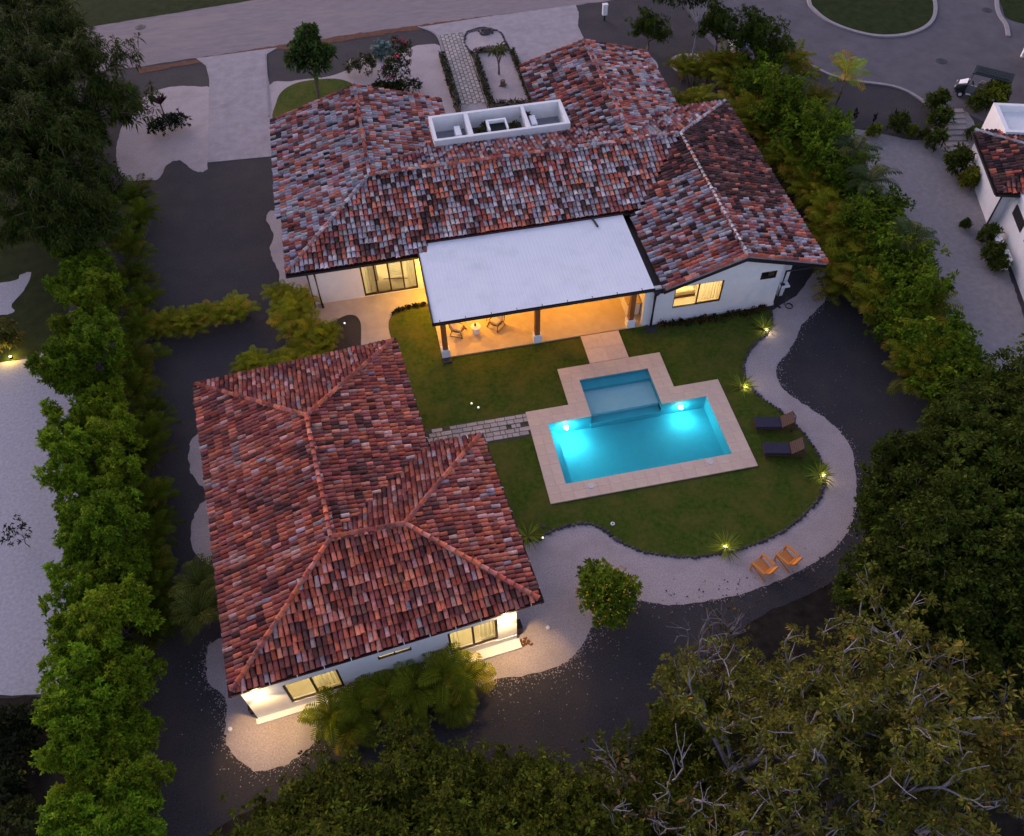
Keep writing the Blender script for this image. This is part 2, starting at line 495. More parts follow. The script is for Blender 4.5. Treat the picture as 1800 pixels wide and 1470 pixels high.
# entry walk, garden plot, second driveway
sheet('entry_walk', gp([(738, 48), (768, 60), (778, 85), (790, 130), (808, 200), (815, 235), (1000, 215), (960, 205), (870, 205), (858, 195), (830, 110), (813, 72), (820, 55), (842, 48), (885, 45), (860, 29)]), 0.016, M['drive'])
sheet('second_driveway', wobble(gp([(850, 31), (1012, 9), (1018, 25), (1016, 45), (1026, 68), (1060, 120), (1000, 200), (935, 200), (885, 75), (870, 52), (842, 45)]), 0.03), 0.020, M['drive'])
sheet('garden_plot', spline(gp([(815, 76), (820, 60), (838, 53), (862, 52), (880, 57), (888, 75), (900, 105), (938, 187), (925, 200), (872, 198), (860, 195), (838, 130), (824, 98)]), True, 4), 0.024, M['white_gravel'])
sheet('tree_ring', spline(gp([(1178, 105), (1190, 97), (1210, 94), (1235, 97), (1245, 104), (1235, 114), (1215, 125), (1192, 127), (1180, 117)]), True, 4), 0.010, M['white_gravel'])
sheet('corner_gravel', spline(gp([(1100, 85), (1130, 92), (1150, 105), (1157, 118), (1150, 128), (1120, 110)]), True, 4), 0.010, M['white_gravel'])

# court of the neighbouring house, upper right
court = gp([(1205, 15), (1240, 65), (1268, 95), (1300, 110), (1375, 92), (1398, 100), (1430, 118), (1460, 133), (1500, 143), (1560, 151), (1590, 160), (1612, 172), (1626, 188),
            (1655, 190), (1690, 195), (1780, 240), (1990, 240), (1990, -160), (1240, -60)])
sheet('court', court, 0.006, M['court'])
sheet('neighbour_yard', wobble(spline(gp([(1505, 228), (1560, 238), (1625, 245), (1650, 200), (1700, 198), (1725, 260), (1722, 330), (1745, 400), (1800, 560), (1830, 700), (1760, 660), (1690, 600),
      (1640, 520), (1590, 400), (1500, 300), (1490, 250)]), True, 4), 0.05), 0.010, M['yard'])
# ---- kerbs of the court: real steps
def kerb_line(name, pts, wd, h, mat, closed=False):
    pts = [np.array(p) for p in pts]
    L_, R_ = [], []
    n = len(pts)
    for i in range(n):
        a = pts[(i - 1) % n] if closed or i else pts[i]; b = pts[(i + 1) % n] if closed or i < n - 1 else pts[i]
        d = (b - a) / max(1e-6, np.linalg.norm(b - a)); nn = np.array([-d[1], d[0]])
        L_.append(pts[i] + nn * wd / 2); R_.append(pts[i] - nn * wd / 2)
    b_ = MB()
    for i in range(n if closed else n - 1):
        j = (i + 1) % n
        q = [R_[i], R_[j], L_[j], L_[i]]
        b_.hexa([(p[0], p[1], 0.0) for p in q], [(p[0], p[1], h) for p in q])
    o = b_.build(name, mat); o['kind'] = 'structure'
    return o


kerb_line('kerb', spline(gp([(1385, 96), (1400, 101), (1430, 118), (1460, 133), (1500, 143), (1560, 151), (1590, 160), (1612, 172), (1628, 184)]), False, 5), 0.22, 0.10, M['kerb'])
isl = spline(gp([(1424, -30), (1422, 5), (1432, 20), (1455, 38), (1490, 53), (1530, 63), (1565, 65), (1600, 60), (1630, 46), (1643, 25), (1640, -5), (1620, -40), (1560, -70), (1470, -65)]), True, 5)
kerb_line('kerb', isl, 0.28, 0.12, M['kerb'], True)
sheet('island_grass', isl, 0.06, M['verge'])
kerb_line('kerb', spline(gp([(1752, -20), (1752, 10), (1757, 28), (1768, 45), (1772, 65)]), False, 5), 0.3, 0.10, M['kerb'])
sheet('corner_grass', spline(gp([(1760, -20), (1762, 15), (1775, 35), (1830, 40), (1850, -20)]), True, 4), 0.03, M['verge'])
kerb_line('kerb', spline(gp([(735, 48), (760, 57), (772, 70), (779, 95), (785, 120)]), False, 5), 0.14, 0.07, M['kerb'])
kerb_line('kerb', gp([(467, 95), (470, 150), (473, 205)]), 0.12, 0.05, M['kerb'])

# walk between the houses (smooth pale concrete) with its gravel bed
walk = gp([(485, 470), (505, 482), (545, 490), (747, 500), (752, 534), (748, 537)]) + spline(gp([(748, 537), (718, 541), (697, 549), (685, 562), (684, 580), (690, 605), (696, 640)]), False, 4)[1:] + \
       gp([(630, 655), (634, 620), (635, 590)]) + spline(gp([(635, 590), (634, 568), (626, 556), (612, 554), (596, 560), (580, 567), (555, 575), (535, 560), (540, 540)]), False, 4)[1:]
sheet('walk', walk, 0.0125, M['concrete'])
sheet('side_gravel', wobble(spline(gp([(468, 384), (476, 400), (481, 418), (474, 437), (481, 458), (491, 480), (497, 500), (560, 505), (520, 400), (480, 370)]), True, 4), 0.05), 0.008, M['white_gravel'])

# the pool lawn
lawn_edge_px = [(945, 952), (965, 937), (1000, 925), (1035, 921), (1060, 931), (1085, 950), (1120, 967), (1160, 976), (1205, 980), (1250, 977), (1300, 966), (1350, 948), (1390, 925),
                (1420, 899), (1440, 875), (1449, 848), (1447, 820), (1430, 786), (1402, 751), (1373, 724), (1340, 701), (1316, 678), (1307, 655), (1311, 630), (1325, 608), (1345, 590), (1356, 572), (1356, 547)]
edge = spline(gp(lawn_edge_px), False, 6)
lawn = edge + gp([(1340, 540), (1143, 575), (1128, 572), (1108, 578), (791, 630), (783, 633), (775, 600), (757, 545), (748, 537)]) + \
       spline(gp([(748, 537), (718, 541), (697, 549), (685, 562), (684, 580), (690, 605), (694, 640)]), False, 4)[1:] + gp([(660, 700), (740, 800), (840, 830), (900, 945)])
sheet('lawn', lawn, 0.03, M['lawn'], [hole])
# the winding white gravel path
path_outer_px = [(1448, 470), (1457, 490), (1457, 510), (1448, 531), (1430, 550), (1410, 571), (1398, 597), (1385, 620), (1369, 637), (1364, 655), (1370, 675), (1390, 695), (1420, 715), (1452, 737),
                 (1480, 763), (1497, 790), (1503, 825), (1506, 870), (1503, 902), (1490, 935), (1465, 965), (1430, 990), (1390, 1012), (1330, 1036), (1270, 1052), (1215, 1061), (1165, 1063), (1120, 1055),
                 (1085, 1065), (1045, 1095), (1027, 1128), (1005, 1156), (970, 1176), (920, 1188), (870, 1194), (845, 1208)]
path_outer = spline(gp(path_outer_px), False, 6)
gpath = path_outer + gp([(800, 1200), (780, 1150), (890, 1080), (930, 1020), (900, 960)]) + edge + gp([(1356, 547), (1400, 520), (1430, 480)])
sheet('gravel_path', wobble(gpath, 0.04, 0.3), 0.006, M['white_gravel'])
# gravel aprons along the far side of the lower house
apron_px = [(372, 1130), (364, 1160), (362, 1185), (372, 1206), (396, 1226), (398, 1250), (396, 1290), (402, 1315), (425, 1340), (450, 1355), (490, 1349), (530, 1327), (553, 1302), (565, 1270), (640, 1240), (560, 1150), (420, 1120)]
sheet('gravel_apron', wobble(spline(gp(apron_px), True, 5), 0.06), 0.006, M['white_gravel'])
lobe1 = [(352, 760), (337, 772), (332, 800), (336, 830), (356, 857), (375, 870), (400, 800), (370, 750)]
lobe2 = [(363, 880), (343, 903), (335, 940), (345, 975), (372, 997), (420, 1000), (410, 900)]
for px in (lobe1, lobe2):
    sheet('gravel_apron', wobble(spline(gp(px), True, 5), 0.06), 0.006, M['white_gravel'])

# pale empty lot on the far left, dark bed below it
sheet('empty_lot', wobble(gp([(-420, 655), (0, 640), (30, 634), (75, 620), (130, 630), (140, 900), (125, 1220), (0, 1222), (-420, 1240)]), 0.08, 0.5), 0.006, M['lot'])
sheet('empty_lot', wobble(spline(gp([(-300, 520), (0, 497), (35, 484), (55, 480), (45, 505), (20, 535), (0, 555), (-300, 580)]), True, 4), 0.06), 0.006, M['lot'])
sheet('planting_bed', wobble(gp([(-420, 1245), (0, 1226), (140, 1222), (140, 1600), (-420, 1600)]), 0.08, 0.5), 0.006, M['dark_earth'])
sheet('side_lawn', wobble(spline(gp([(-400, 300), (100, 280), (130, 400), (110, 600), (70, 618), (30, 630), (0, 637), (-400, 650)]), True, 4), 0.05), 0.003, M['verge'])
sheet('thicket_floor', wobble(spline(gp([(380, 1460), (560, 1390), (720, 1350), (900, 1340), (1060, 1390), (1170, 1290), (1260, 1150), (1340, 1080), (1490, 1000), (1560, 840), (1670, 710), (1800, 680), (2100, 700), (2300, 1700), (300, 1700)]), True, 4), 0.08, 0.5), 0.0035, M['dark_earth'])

# ================================================================== THE POOL
pool = thing('swimming_pool', 'lit turquoise pool with a shallow end, set in a pale stone deck on the lawn', 'swimming pool', ((WX0 + WX1) / 2, (WY0 + WY1) / 2, 0))
PO = tuple(pool.location)
# deck of square stone slabs
tiles_ = []
cell = 0.61


def slab_rects():
    out = []
    def fill(x0, x1, y0, y1):
        nx = max(1, round((x1 - x0) / cell)); ny = max(1, round((y1 - y0) / cell))
        for i in range(nx):
            for j in range(ny):
                out.append((x0 + (x1 - x0) * i / nx, x0 + (x1 - x0) * (i + 1) / nx, y0 + (y1 - y0) * j / ny, y0 + (y1 - y0) * (j + 1) / ny))
    fill(DX0, DX1, DY0, WY0); fill(DX0, WX0, WY0, WY1); fill(WX1, DX1, WY0, WY1)
    fill(DX0, TX0, WY1, DY1); fill(TX1, DX1, WY1, DY1)
    fill(SX0, TX0, DY1, TY1); fill(TX1, SX1, DY1, TY1); fill(SX0, SX1, TY1, SY1)
    return out


mb = MB(PO)
mb_hole = [(p[0], p[1]) for p in water_out]
tri = tessellate_polygon([[Vector((*p, 0)) for p in deck_out], [Vector((*p, 0)) for p in water_out]])
allp = deck_out + water_out
bed = MB(PO)
for t in tri:
    q = [allp[i] for i in t]
    if (q[1][0] - q[0][0]) * (q[2][1] - q[0][1]) - (q[1][1] - q[0][1]) * (q[2][0] - q[0][0]) < 0: q = q[::-1]
    bed.add([(a[0], a[1], 0.05) for a in q], [(0, 1, 2)])
for i in range(len(deck_out)):
    a, b = deck_out[i], deck_out[(i + 1) % len(deck_out)]
    bed.add([(a[0], a[1], -.05), (b[0], b[1], -.05), (b[0], b[1], .05), (a[0], a[1], .05)], [(0, 1, 2, 3)])
bed.build('deck_bed', M['kerb'], pool)
slab_cache = {}
for (x0, x1, y0, y1) in slab_rects():
    k = (round(x1 - x0, 3), round(y1 - y0, 3))
    if k not in slab_cache:
        slab_cache[k] = MB().box((0, 0, 0), (k[0] - 0.004, k[1] - 0.004, 0.05), bev=0.004).mesh('deck_tile', M['deck'])
    o = link('deck_tile', slab_cache[k], pool, ((x0 + x1) / 2 - PO[0], (y0 + y1) / 2 - PO[1], 0.0755 + random.uniform(-.0015, .0015)))
    g = random.uniform(0.95, 1.03); o.color = (g, g * random.uniform(.97, 1.01), g * random.uniform(.94, 1.0), 1)
# basin
ZD, ZS, ZB = -1.32, -0.50, -0.80
bs = MB(PO)


def wall_(b, a, c, z0, z1):
    b.add([(a[0], a[1], z0), (c[0], c[1], z0), (c[0], c[1], z1), (a[0], a[1], z1)], [(0, 1, 2, 3)])


zt = 0.05
BX = WX0 + 0.42                                  # bench along the left wall
bs.add([(BX, WY0, ZD), (WX1, WY0, ZD), (WX1, WY1, ZD), (BX, WY1, ZD)], [(0, 1, 2, 3)])
wall_(bs, (WX1, WY0), (WX0, WY0), ZD, zt); wall_(bs, (WX1, WY1), (WX1, WY0), ZD, zt)
wall_(bs, (TX1, WY1), (WX1, WY1), ZD, zt); wall_(bs, (WX0, WY1), (TX0, WY1), ZD, zt)
wall_(bs, (WX0, WY0), (WX0, WY1), ZD, zt)
wall_(bs, (TX0, WY1), (TX0, TY1), ZS, zt); wall_(bs, (TX0, TY1), (TX1, TY1), ZS, zt); wall_(bs, (TX1, TY1), (TX1, WY1), ZS, zt)
bs.build('basin', M['pool'], pool)
MB(PO).bx(WX0 + .002, BX, WY0 + .002, WY1 - .002, ZD + .002, -0.75).build('bench', M['pool'], pool)
sh = MB(PO)
sh.bx(TX0 + .002, TX1 - .002, WY1 + 0.42, TY1 - .002, ZD, ZS)
sh.build('shallow_floor', M['pool_pale'], pool)
st = MB(PO); st.bx(TX0 + .002, TX1 - .002, WY1 - .05, WY1 + 0.418, ZD + .002, ZB); st.build('step', M['pool'], pool)
st = MB(PO); st.bx(TX0 + .003, TX1 - .003, TY1 - 0.50, TY1 - .003, ZS + .002, ZS + 0.30); st.build('step', M['pool'], pool)
tri = tessellate_polygon([[Vector((*p, 0)) for p in water_out]])
wt = MB(PO)
for t in tri:
    q = [water_out[i] for i in t]
    if (q[1][0] - q[0][0]) * (q[2][1] - q[0][1]) - (q[1][1] - q[0][1]) * (q[2][0] - q[0][0]) < 0: q = q[::-1]
    wt.add([(a[0], a[1], 0.03) for a in q], [(0, 1, 2)])
wt.build('water', M['water'], pool)
for (lx, e) in ((WX0 + 0.92, 170), (WX1 - 1.32, 85)):
    f_ = MB().lathe([(0.02, 0), (0.14, 0.0), (0.14, 0.03), (0.11, 0.04)], 14).build('underwater_lamp', M['pool_lamp'], pool, (lx - PO[0], WY1 - 0.012 - PO[1], -0.60 - PO[2]))
    f_.rotation_euler = (R(90), 0, 0)
    lamp('pool_light', (lx, WY1 - 0.10, -0.60), e * 1.25, (0.75, 0.99, 1.0), 0.07, spot=R(150), target=(lx, WY1 - 2.6, -1.25), blend=1.0)
    lamp('pool_glow', (lx, WY1 - 0.13, -0.60), e * 0.6, (0.7, 0.99, 1.0), 0.07)
# skimmer lids and drain covers
for (px, py) in ((1039, 854), (1248, 812)):
    g_ = G(px, py, 0.1)
    MB().lathe([(0.0, 0), (0.16, 0), (0.16, 0.012), (0.13, 0.016)], 16).build('skimmer_lid', M['pale_stone'], pool, (g_[0] - PO[0], g_[1] - PO[1], 0.1025))
# stepping slab between terrace and pool
q = gp([(1021, 597), (1090, 585), (1101.5, 627), (1037, 640)])
x0 = (q[0][0] + q[3][0]) / 2; x1 = (q[1][0] + q[2][0]) / 2
slab = thing('stepping_slab', 'pale stone slab walkway joining the terrace to the pool deck', 'walkway', ((x0 + x1) / 2, (SY1 + 30.4) / 2, 0))
ly = 30.40 - (SY1 + 0.06)
for i in range(2):
    for j in range(2):
        o = MB().box((0, 0, 0), ((x1 - x0) / 2 - .006, ly / 2 - .006, 0.09), bev=0.006).build('slab', M['deck'], slab,
             ((i - .5) * (x1 - x0) / 2, (j - .5) * ly / 2, 0.05))
        g = random.uniform(1.0, 1.1); o.color = (g, g * .99, g * .97, 1)

# ---- stones that edge the lawn
ring = thing('stone_edging', 'row of small dark stones edging the curved pool lawn', 'stone edging', (*edge[60], 0))
rock_meshes = []
for k in range(5):
    bm_ = bmesh.new(); bmesh.ops.create_icosphere(bm_, subdivisions=1, radius=1)
    for v_ in bm_.verts:
        v_.co *= random.uniform(.8, 1.15)
    me = bpy.data.meshes.new('stone'); bm_.to_mesh(me); bm_.free(); me.materials.append(M['rock']); rock_meshes.append(me)


def stones_along(parent, pts, step, size, limit=300):
    d = 0.0; n = 0; bx_, by_, _ = parent.location
    for i in range(len(pts) - 1):
        a = np.array(pts[i]); b = np.array(pts[i + 1]); L_ = np.linalg.norm(b - a)
        while d < L_ and n < limit:
            p = a + (b - a) * d / L_
            s_ = size * random.uniform(.75, 1.25)
            o = link('stone', random.choice(rock_meshes), parent, (p[0] - bx_ + random.uniform(-.03, .03), p[1] - by_ + random.uniform(-.03, .03), 0.03))
            o.scale = (s_, s_ * random.uniform(.7, 1), s_ * random.uniform(.6, .8)); o.rotation_euler = (0, 0, random.uniform(0, 6.28))
            g = random.uniform(.7, 1.5); o.color = (g, g * .97, g, 1)
            d += step * random.uniform(.85, 1.15); n += 1
        d -= L_


stones_along(ring, edge, 0.19, 0.11)
plot_pts = spline(gp([(838, 112), (829, 95), (817, 78), (820, 61), (838, 54), (862, 53), (880, 58), (888, 74), (895, 88)]), False, 5)
ring2 = thing('stone_edging', 'rounded row of dark stones around the head of the front garden plot', 'stone edging', (*plot_pts[20], 0))
stones_along(ring2, plot_pts, 0.2, 0.12)
heap = thing('stone_heap', 'round pile of dark stones at the head of the front garden plot', 'stone pile', (*G(855, 57)[:2], 0))
for k in range(44):
    a = random.uniform(0, 6.28); r_ = 0.6 * math.sqrt(random.random())
    o = link('stone', random.choice(rock_meshes), heap, (r_ * math.cos(a), r_ * .8 * math.sin(a), 0.07 + 0.12 * (1 - r_ / .6)))
    s_ = random.uniform(.08, .13); o.scale = (s_, s_, s_ * .8)

# ---- loose pale stones strayed onto the dark gravel along the edges
def scatter(name, n, fn, mat, s0, s1):
    base_v = np.array([(1, 0, 0), (-.5, .87, 0), (-.5, -.87, 0), (0, 0, .8), (.45, .5, .35)], float)
    base_f = np.array([(0, 4, 3), (4, 1, 3), (1, 2, 3), (2, 0, 3), (0, 1, 4)])
    V = []; F = []; T = []
    for i in range(n):
        p = fn()
        s_ = random.uniform(s0, s1); a = random.uniform(0, 6.28)
        c_, n_ = math.cos(a), math.sin(a)
        q = base_v * s_
        q = np.stack([q[:, 0] * c_ - q[:, 1] * n_, q[:, 0] * n_ + q[:, 1] * c_, q[:, 2]], 1) + np.array([p[0], p[1], 0.007])
        V.append(q); F.append(base_f + 5 * i)
    me = np_mesh(name, np.concatenate(V), np.concatenate(F), mat)
    o = link(name, me); o['kind'] = 'stuff'
    return o


def along(pts, off, spread):
    pts = [np.array(p) for p in pts]
    def fn():
        i = random.randrange(len(pts) - 1); a, b = pts[i], pts[i + 1]
        d = b - a; L_ = max(1e-6, np.linalg.norm(d)); nn = np.array([-d[1], d[0]]) / L_
        p = a + d * random.random()
        return p + nn * (off + random.expovariate(1 / spread)) * 1.0
    return fn


scatter('loose_stones', 600, along(path_outer[:-20], 0.0, 0.13), M['white_gravel'], 0.015, 0.04)
scatter('loose_stones', 420, along(path_outer[-40:], 0.0, 0.3), M['white_gravel'], 0.015, 0.038)
scatter('loose_stones', 500, along(spline(gp(apron_px), True, 5)[:70][::-1], 0.0, 0.2), M['white_gravel'], 0.015, 0.036)
q0 = np.array(G(1130, 1100)[:2]); q1 = np.array(G(900, 1230)[:2])
scatter('loose_stones', 110, lambda: q0 + (q1 - q0) * random.random() + RNG.normal(0, 1.3, 2), M['white_gravel'], 0.012, 0.03)
q2 = np.array(G(1480, 650)[:2])
scatter('loose_stones', 60, lambda: q2 + RNG.normal(0, 1, 2) * np.array([2.0, 2.6]), M['white_gravel'], 0.012, 0.026)
scatter('fallen_leaves', 36, lambda: np.array(G(917, 1131)[:2]) + RNG.normal(0, 1, 2) * np.array([.28, .1]), pm('dry_leaf', (0.09, 0.04, 0.02), (0.16, 0.075, 0.03), 20, 0.9), 0.04, 0.1)

for (xa, ya, xb, yb, n_s) in ((240, 420, 285, 1250, 220), (1440, 480, 1600, 660, 120), (620, 1250, 1120, 1330, 260), (1150, 1080, 1480, 1010, 120)):
    qa = np.array(G(xa, ya)[:2]); qb = np.array(G(xb, yb)[:2])
    scatter('fallen_leaves', n_s, lambda: qa + (qb - qa) * random.random() + RNG.normal(0, .7, 2), pm('leaf_litter', (0.07, 0.05, 0.02), (0.13, 0.08, 0.035), 20, 0.9), 0.025, 0.06)

# ---- stepping pavers from the lower house to the pool
pav = thing('paver_walk', 'walk of uneven pale pavers from the lower house to the pool deck', 'walkway', (*G(850, 765)[:2], 0))
a0 = np.array(G(752, 774)[:2]); a1 = np.array(G(928, 744)[:2])
L_ = np.linalg.norm(a1 - a0); ux = (a1 - a0) / L_; uy = np.array([-ux[1], ux[0]])
ang = math.atan2(ux[1], ux[0])
yrow = [-0.62, -0.36, -0.08, 0.2, 0.46]
for r_i, yy in enumerate(yrow):
    x = random.uniform(-.15, .1)
    wv = [0.24, 0.26, 0.24, 0.26, 0.22][r_i]
    while x < L_ - 0.1:
        lx = random.choice([.24, .36, .48, .55])
        if not (r_i in (0, 4) and random.random() < .28) and random.random() > .07:
            p = a0 + ux * (x + lx / 2) + uy * yy
            o = MB().box((0, 0, 0), (lx - .03, wv - .02, 0.07), bev=.012).build('paver', M['paver'], pav, (p[0] - pav.location[0], p[1] - pav.location[1], 0.035 + random.uniform(0, .012)))
            o.rotation_euler = (0, 0, ang + random.uniform(-.02, .02))
            g = random.uniform(.85, 1.2); o.color = (g, g * .98, g * .97, 1)
        x += lx
sheet('paver_bed', [tuple(a0 + uy * -.85 - ux * .3), tuple(a1 + uy * -.85 + ux * .02), tuple(a1 + uy * .66 + ux * .02), tuple(a0 + uy * .66 - ux * .3)], 0.035,
      pm('paver_bed_grass', (0.05, 0.05, 0.03), (0.09, 0.075, 0.05), 9, 0.95, 0.5, 40, world=True))
# ---- small pavers of the entry walk with mossy joints
ew = thing('entry_paving', 'strip of small grey paving blocks with dark joints leading to the front door', 'paving', (*G(800, 120)[:2], 0))
b0 = np.array(G(793, 60)[:2]); b1 = np.array(G(832, 182)[:2])
L_ = np.linalg.norm(b1 - b0); ux = (b1 - b0) / L_; uy = np.array([-ux[1], ux[0]]); ang = math.atan2(ux[1], ux[0])
pmesh = [MB().box((0, 0, 0), (0.40, 0.225, 0.05), bev=.01).mesh('paver', M['paver']) for _ in range(1)]
nr = int(L_ / 0.47); n_ = 0
for i in range(nr):
    for j in range(6):
        if n_ >= 300: break
        p = b0 + ux * (i * L_ / nr + .2 + (0.2 if j % 2 else 0)) + uy * ((j - 2.5) * 0.285)
        o = link('paver', pmesh[0], ew, (p[0] - ew.location[0], p[1] - ew.location[1], 0.035))
        o.rotation_euler = (0, 0, ang + random.uniform(-.03, .03)); g = random.uniform(.8, 1.12); o.color = (g, g, g, 1); n_ += 1
sheet('paving_joints', [tuple(b0 + uy * -.88), tuple(b1 + uy * -.88), tuple(b1 + uy * .88), tuple(b0 + uy * .88)], 0.0285,
      pm('moss_joint', (0.06, 0.058, 0.05), (0.22, 0.20, 0.18), 7, 0.95, 0.5, 40, world=True))


# ================================================================== ROOFS
def tile_mesh(wd, ln, hgt):
    """one barrel tile, its lower end at the origin, running up along +y"""
    n = 6
    V = []
    for (y, s_, z) in ((0, 1.0, 0.045), (ln, 0.84, 0.0)):
        for k in range(n + 1):
            t = PI * k / n
            V.append((-math.cos(t) * wd / 2 * s_, y, z + math.sin(t) * hgt * s_))
    for k in range(n + 1):                      # the thickness of the lower end
        t = PI * k / n
        V.append((-math.cos(t) * (wd / 2 - .014), 0, 0.045 + math.sin(t) * (hgt - .014)))
    F = [(k + 1, k, n + 1 + k, n + 2 + k) for k in range(n)]
    F += [(k, k + 1, 2 * n + 3 + k, 2 * n + 2 + k)[::-1] for k in range(n)]
    return np.array(V), np.array(F)[:, ::-1]


def in_poly(x, y, P):
    c = False; j = len(P) - 1
    for i in range(len(P)):
        if (P[i][1] > y) != (P[j][1] > y) and x < (P[j][0] - P[i][0]) * (y - P[i][1]) / (P[j][1] - P[i][1]) + P[i][0]: c = not c
        j = i
    return c


class Roof:
    def __init__(s, parent, off, wd=.2, pitch=.22, row=.36, name='roof'):
        s.parent, s.off, s.wd, s.pitch, s.row = parent, off, wd, pitch, row
        s.recs = []; s.deck = MB(off); s.caps = []

    def face(s, poly, pal, flow=None):
        """one sloping face; poly = 3D corners"""
        P = [np.array(p, float) for p in poly]
        tri = tessellate_polygon([[Vector((p[0], p[1], 0)) for p in P]])
        for t in tri:
            q = [P[i] for i in t]
            if np.cross(q[1] - q[0], q[2] - q[0])[2] < 0: q = q[::-1]
            s.deck.add([tuple(a) for a in q], [(0, 1, 2)])
            s.deck.add([(a[0], a[1], a[2] - .14) for a in q[::-1]], [(0, 1, 2)])
        n_ = np.zeros(3)
        for i in range(len(P)):
            a, b = P[i], P[(i + 1) % len(P)]
            n_ += np.cross(a, b)
        n_ /= np.linalg.norm(n_)
        if n_[2] < 0: n_ = -n_
        v = np.array([0, 0, 1.]) - n_ * n_[2]; v /= np.linalg.norm(v)
        u = np.cross(v, n_)
        Q = [((p - P[0]) @ u, (p - P[0]) @ v) for p in P]
        u0, u1 = min(q[0] for q in Q), max(q[0] for q in Q); v0, v1 = min(q[1] for q in Q), max(q[1] for q in Q)
        nr = int((v1 - v0) / s.row) + 1; nc = int((u1 - u0) / s.pitch) + 1
        for r in range(nr):
            vv = v0 + r * s.row
            for c in range(nc):
                uu = u0 + (c + .5) * s.pitch
                if not in_poly(uu, vv + s.row * .45, Q): continue
                p = P[0] + u * (uu + random.gauss(0, .012)) + v * (vv - .03 + random.gauss(0, .02)) + n_ * random.uniform(.012, .03)
                s.recs.append((p, u, v, n_, random.gauss(0, .03), pal(p, uu - u0, vv - v0)))

    def ridge(s, a, b, pal, step=.36, wd=.24):
        s.caps.append((np.array(a, float), np.array(b, float), pal, step, wd))

    def finish(s, world, cam_local):
        roof = s.deck.build('roof', M['pan'], s.parent)
        V, F = tile_mesh(s.wd, s.row + .09, s.wd * .42)
        me = np_mesh('tile', V, F, M['tile'], np.ones((len(V), 3)), smooth=True)
        score = []
        for i, (p, u, v, n_, a, t) in enumerate(s.recs):
            d = cam_local - p; L_ = np.linalg.norm(d)
            px = CM @ ((world @ np.append(p, 1))[:3] - np.array([0, 0, CAM_H]))
            x, y = 900 + FOC * px[0] / px[2], 735 + FOC * px[1] / px[2]
            inside = 5 < x < 1795 and 5 < y < 1465
            score.append((d @ n_) / L_ ** 3 if inside else -1)
        order = np.argsort(score)[::-1]
        single = set(order[:296].tolist())
        VV, FF, TT = [], [], []; nv = 0
        off = np.array(s.off)
        for i, (p, u, v, n_, a, t) in enumerate(s.recs):
            ca, sa = math.cos(a), math.sin(a)
            uu = u * ca + v * sa; vv = v * ca - u * sa
            B = np.stack([uu, vv, n_], 1)
            if i in single:
                o = link('tile', me, roof)
                mt = Matrix.Identity(4)
                for r in range(3):
                    for c in range(3): mt[r][c] = B[r][c]
                    mt[r][3] = p[r] - off[r]
                o.matrix_local = mt; o.color = (*t, 1)
            else:
                VV.append(V @ B.T + (p - off)); FF.append(F + nv); nv += len(V)
                TT.append(np.repeat(np.array(t)[None], len(V), 0))
        if VV:
            o = link('tiles', np_mesh('tiles', np.concatenate(VV), np.concatenate(FF), M['tile'], np.concatenate(TT), smooth=True), roof)
            o['kind'] = 'stuff'
        cv, cf = tile_mesh(.21, .42, .11)
        cm = np_mesh('ridge_tile', cv, cf, M['tile'], np.ones((len(cv), 3)), smooth=True)
        mort = MB(s.off)
        for a, b, pal, step, wd in s.caps:
            d = b - a; L_ = np.linalg.norm(d); d /= L_
            side = np.cross(d, [0, 0, 1.]); side /= np.linalg.norm(side); up = np.cross(side, d)
            n = max(1, int(L_ / step))
            w_ = .11
            lift = 0.0
            mort.hexa([tuple(a + side * w_ + up * -.03), tuple(b + side * w_ + up * -.03), tuple(b - side * w_ + up * -.03), tuple(a - side * w_ + up * -.03)],
                      [tuple(a + side * w_ * .7 + up * .07), tuple(b + side * w_ * .7 + up * .07), tuple(b - side * w_ * .7 + up * .07), tuple(a - side * w_ * .7 + up * .07)])
            for k in range(n):
                p = a + d * (k * L_ / n) + up * (.05 + random.uniform(0, .02))
                o = link('ridge_tile', cm, roof)
                B = np.stack([side, d, up], 1); p = p - off
                mt = Matrix.Identity(4)
                for r in range(3):
                    for c in range(3): mt[r][c] = B[r][c]
                    mt[r][3] = p[r]
                o.matrix_local = mt @ Matrix.Rotation(random.gauss(0, .03), 4, 'Z'); o.color = (*pal(p, 0, 0), 1)
        if s.caps: mort.build('ridge_mortar', pm('mortar', (0.16, 0.12, 0.12), (0.27, 0.22, 0.22), 6, 0.95, 0.4, 20), roof)
        return roof


from mathutils import noise as mnoise


def jit(c, k=.18):
    g = random.gauss(1, k); g = max(.5, g)
    return tuple(max(0.004, x * g * random.uniform(.93, 1.07)) for x in c)


CLAY = [(.285, .080, .050), (.38, .118, .068), (.235, .068, .052), (.41, .150, .098), (.20, .066, .058)]
ROSE = [(.225, .084, .068), (.175, .066, .056), (.29, .125, .100), (.135, .046, .042), (.33, .19, .165)]
GREY = [(.215, .22, .25), (.255, .26, .29), (.18, .18, .215), (.30, .295, .31), (.21, .19, .205)]
DARK = [(.048, .030, .030), (.072, .040, .036), (.036, .026, .027), (.095, .052, .046)]


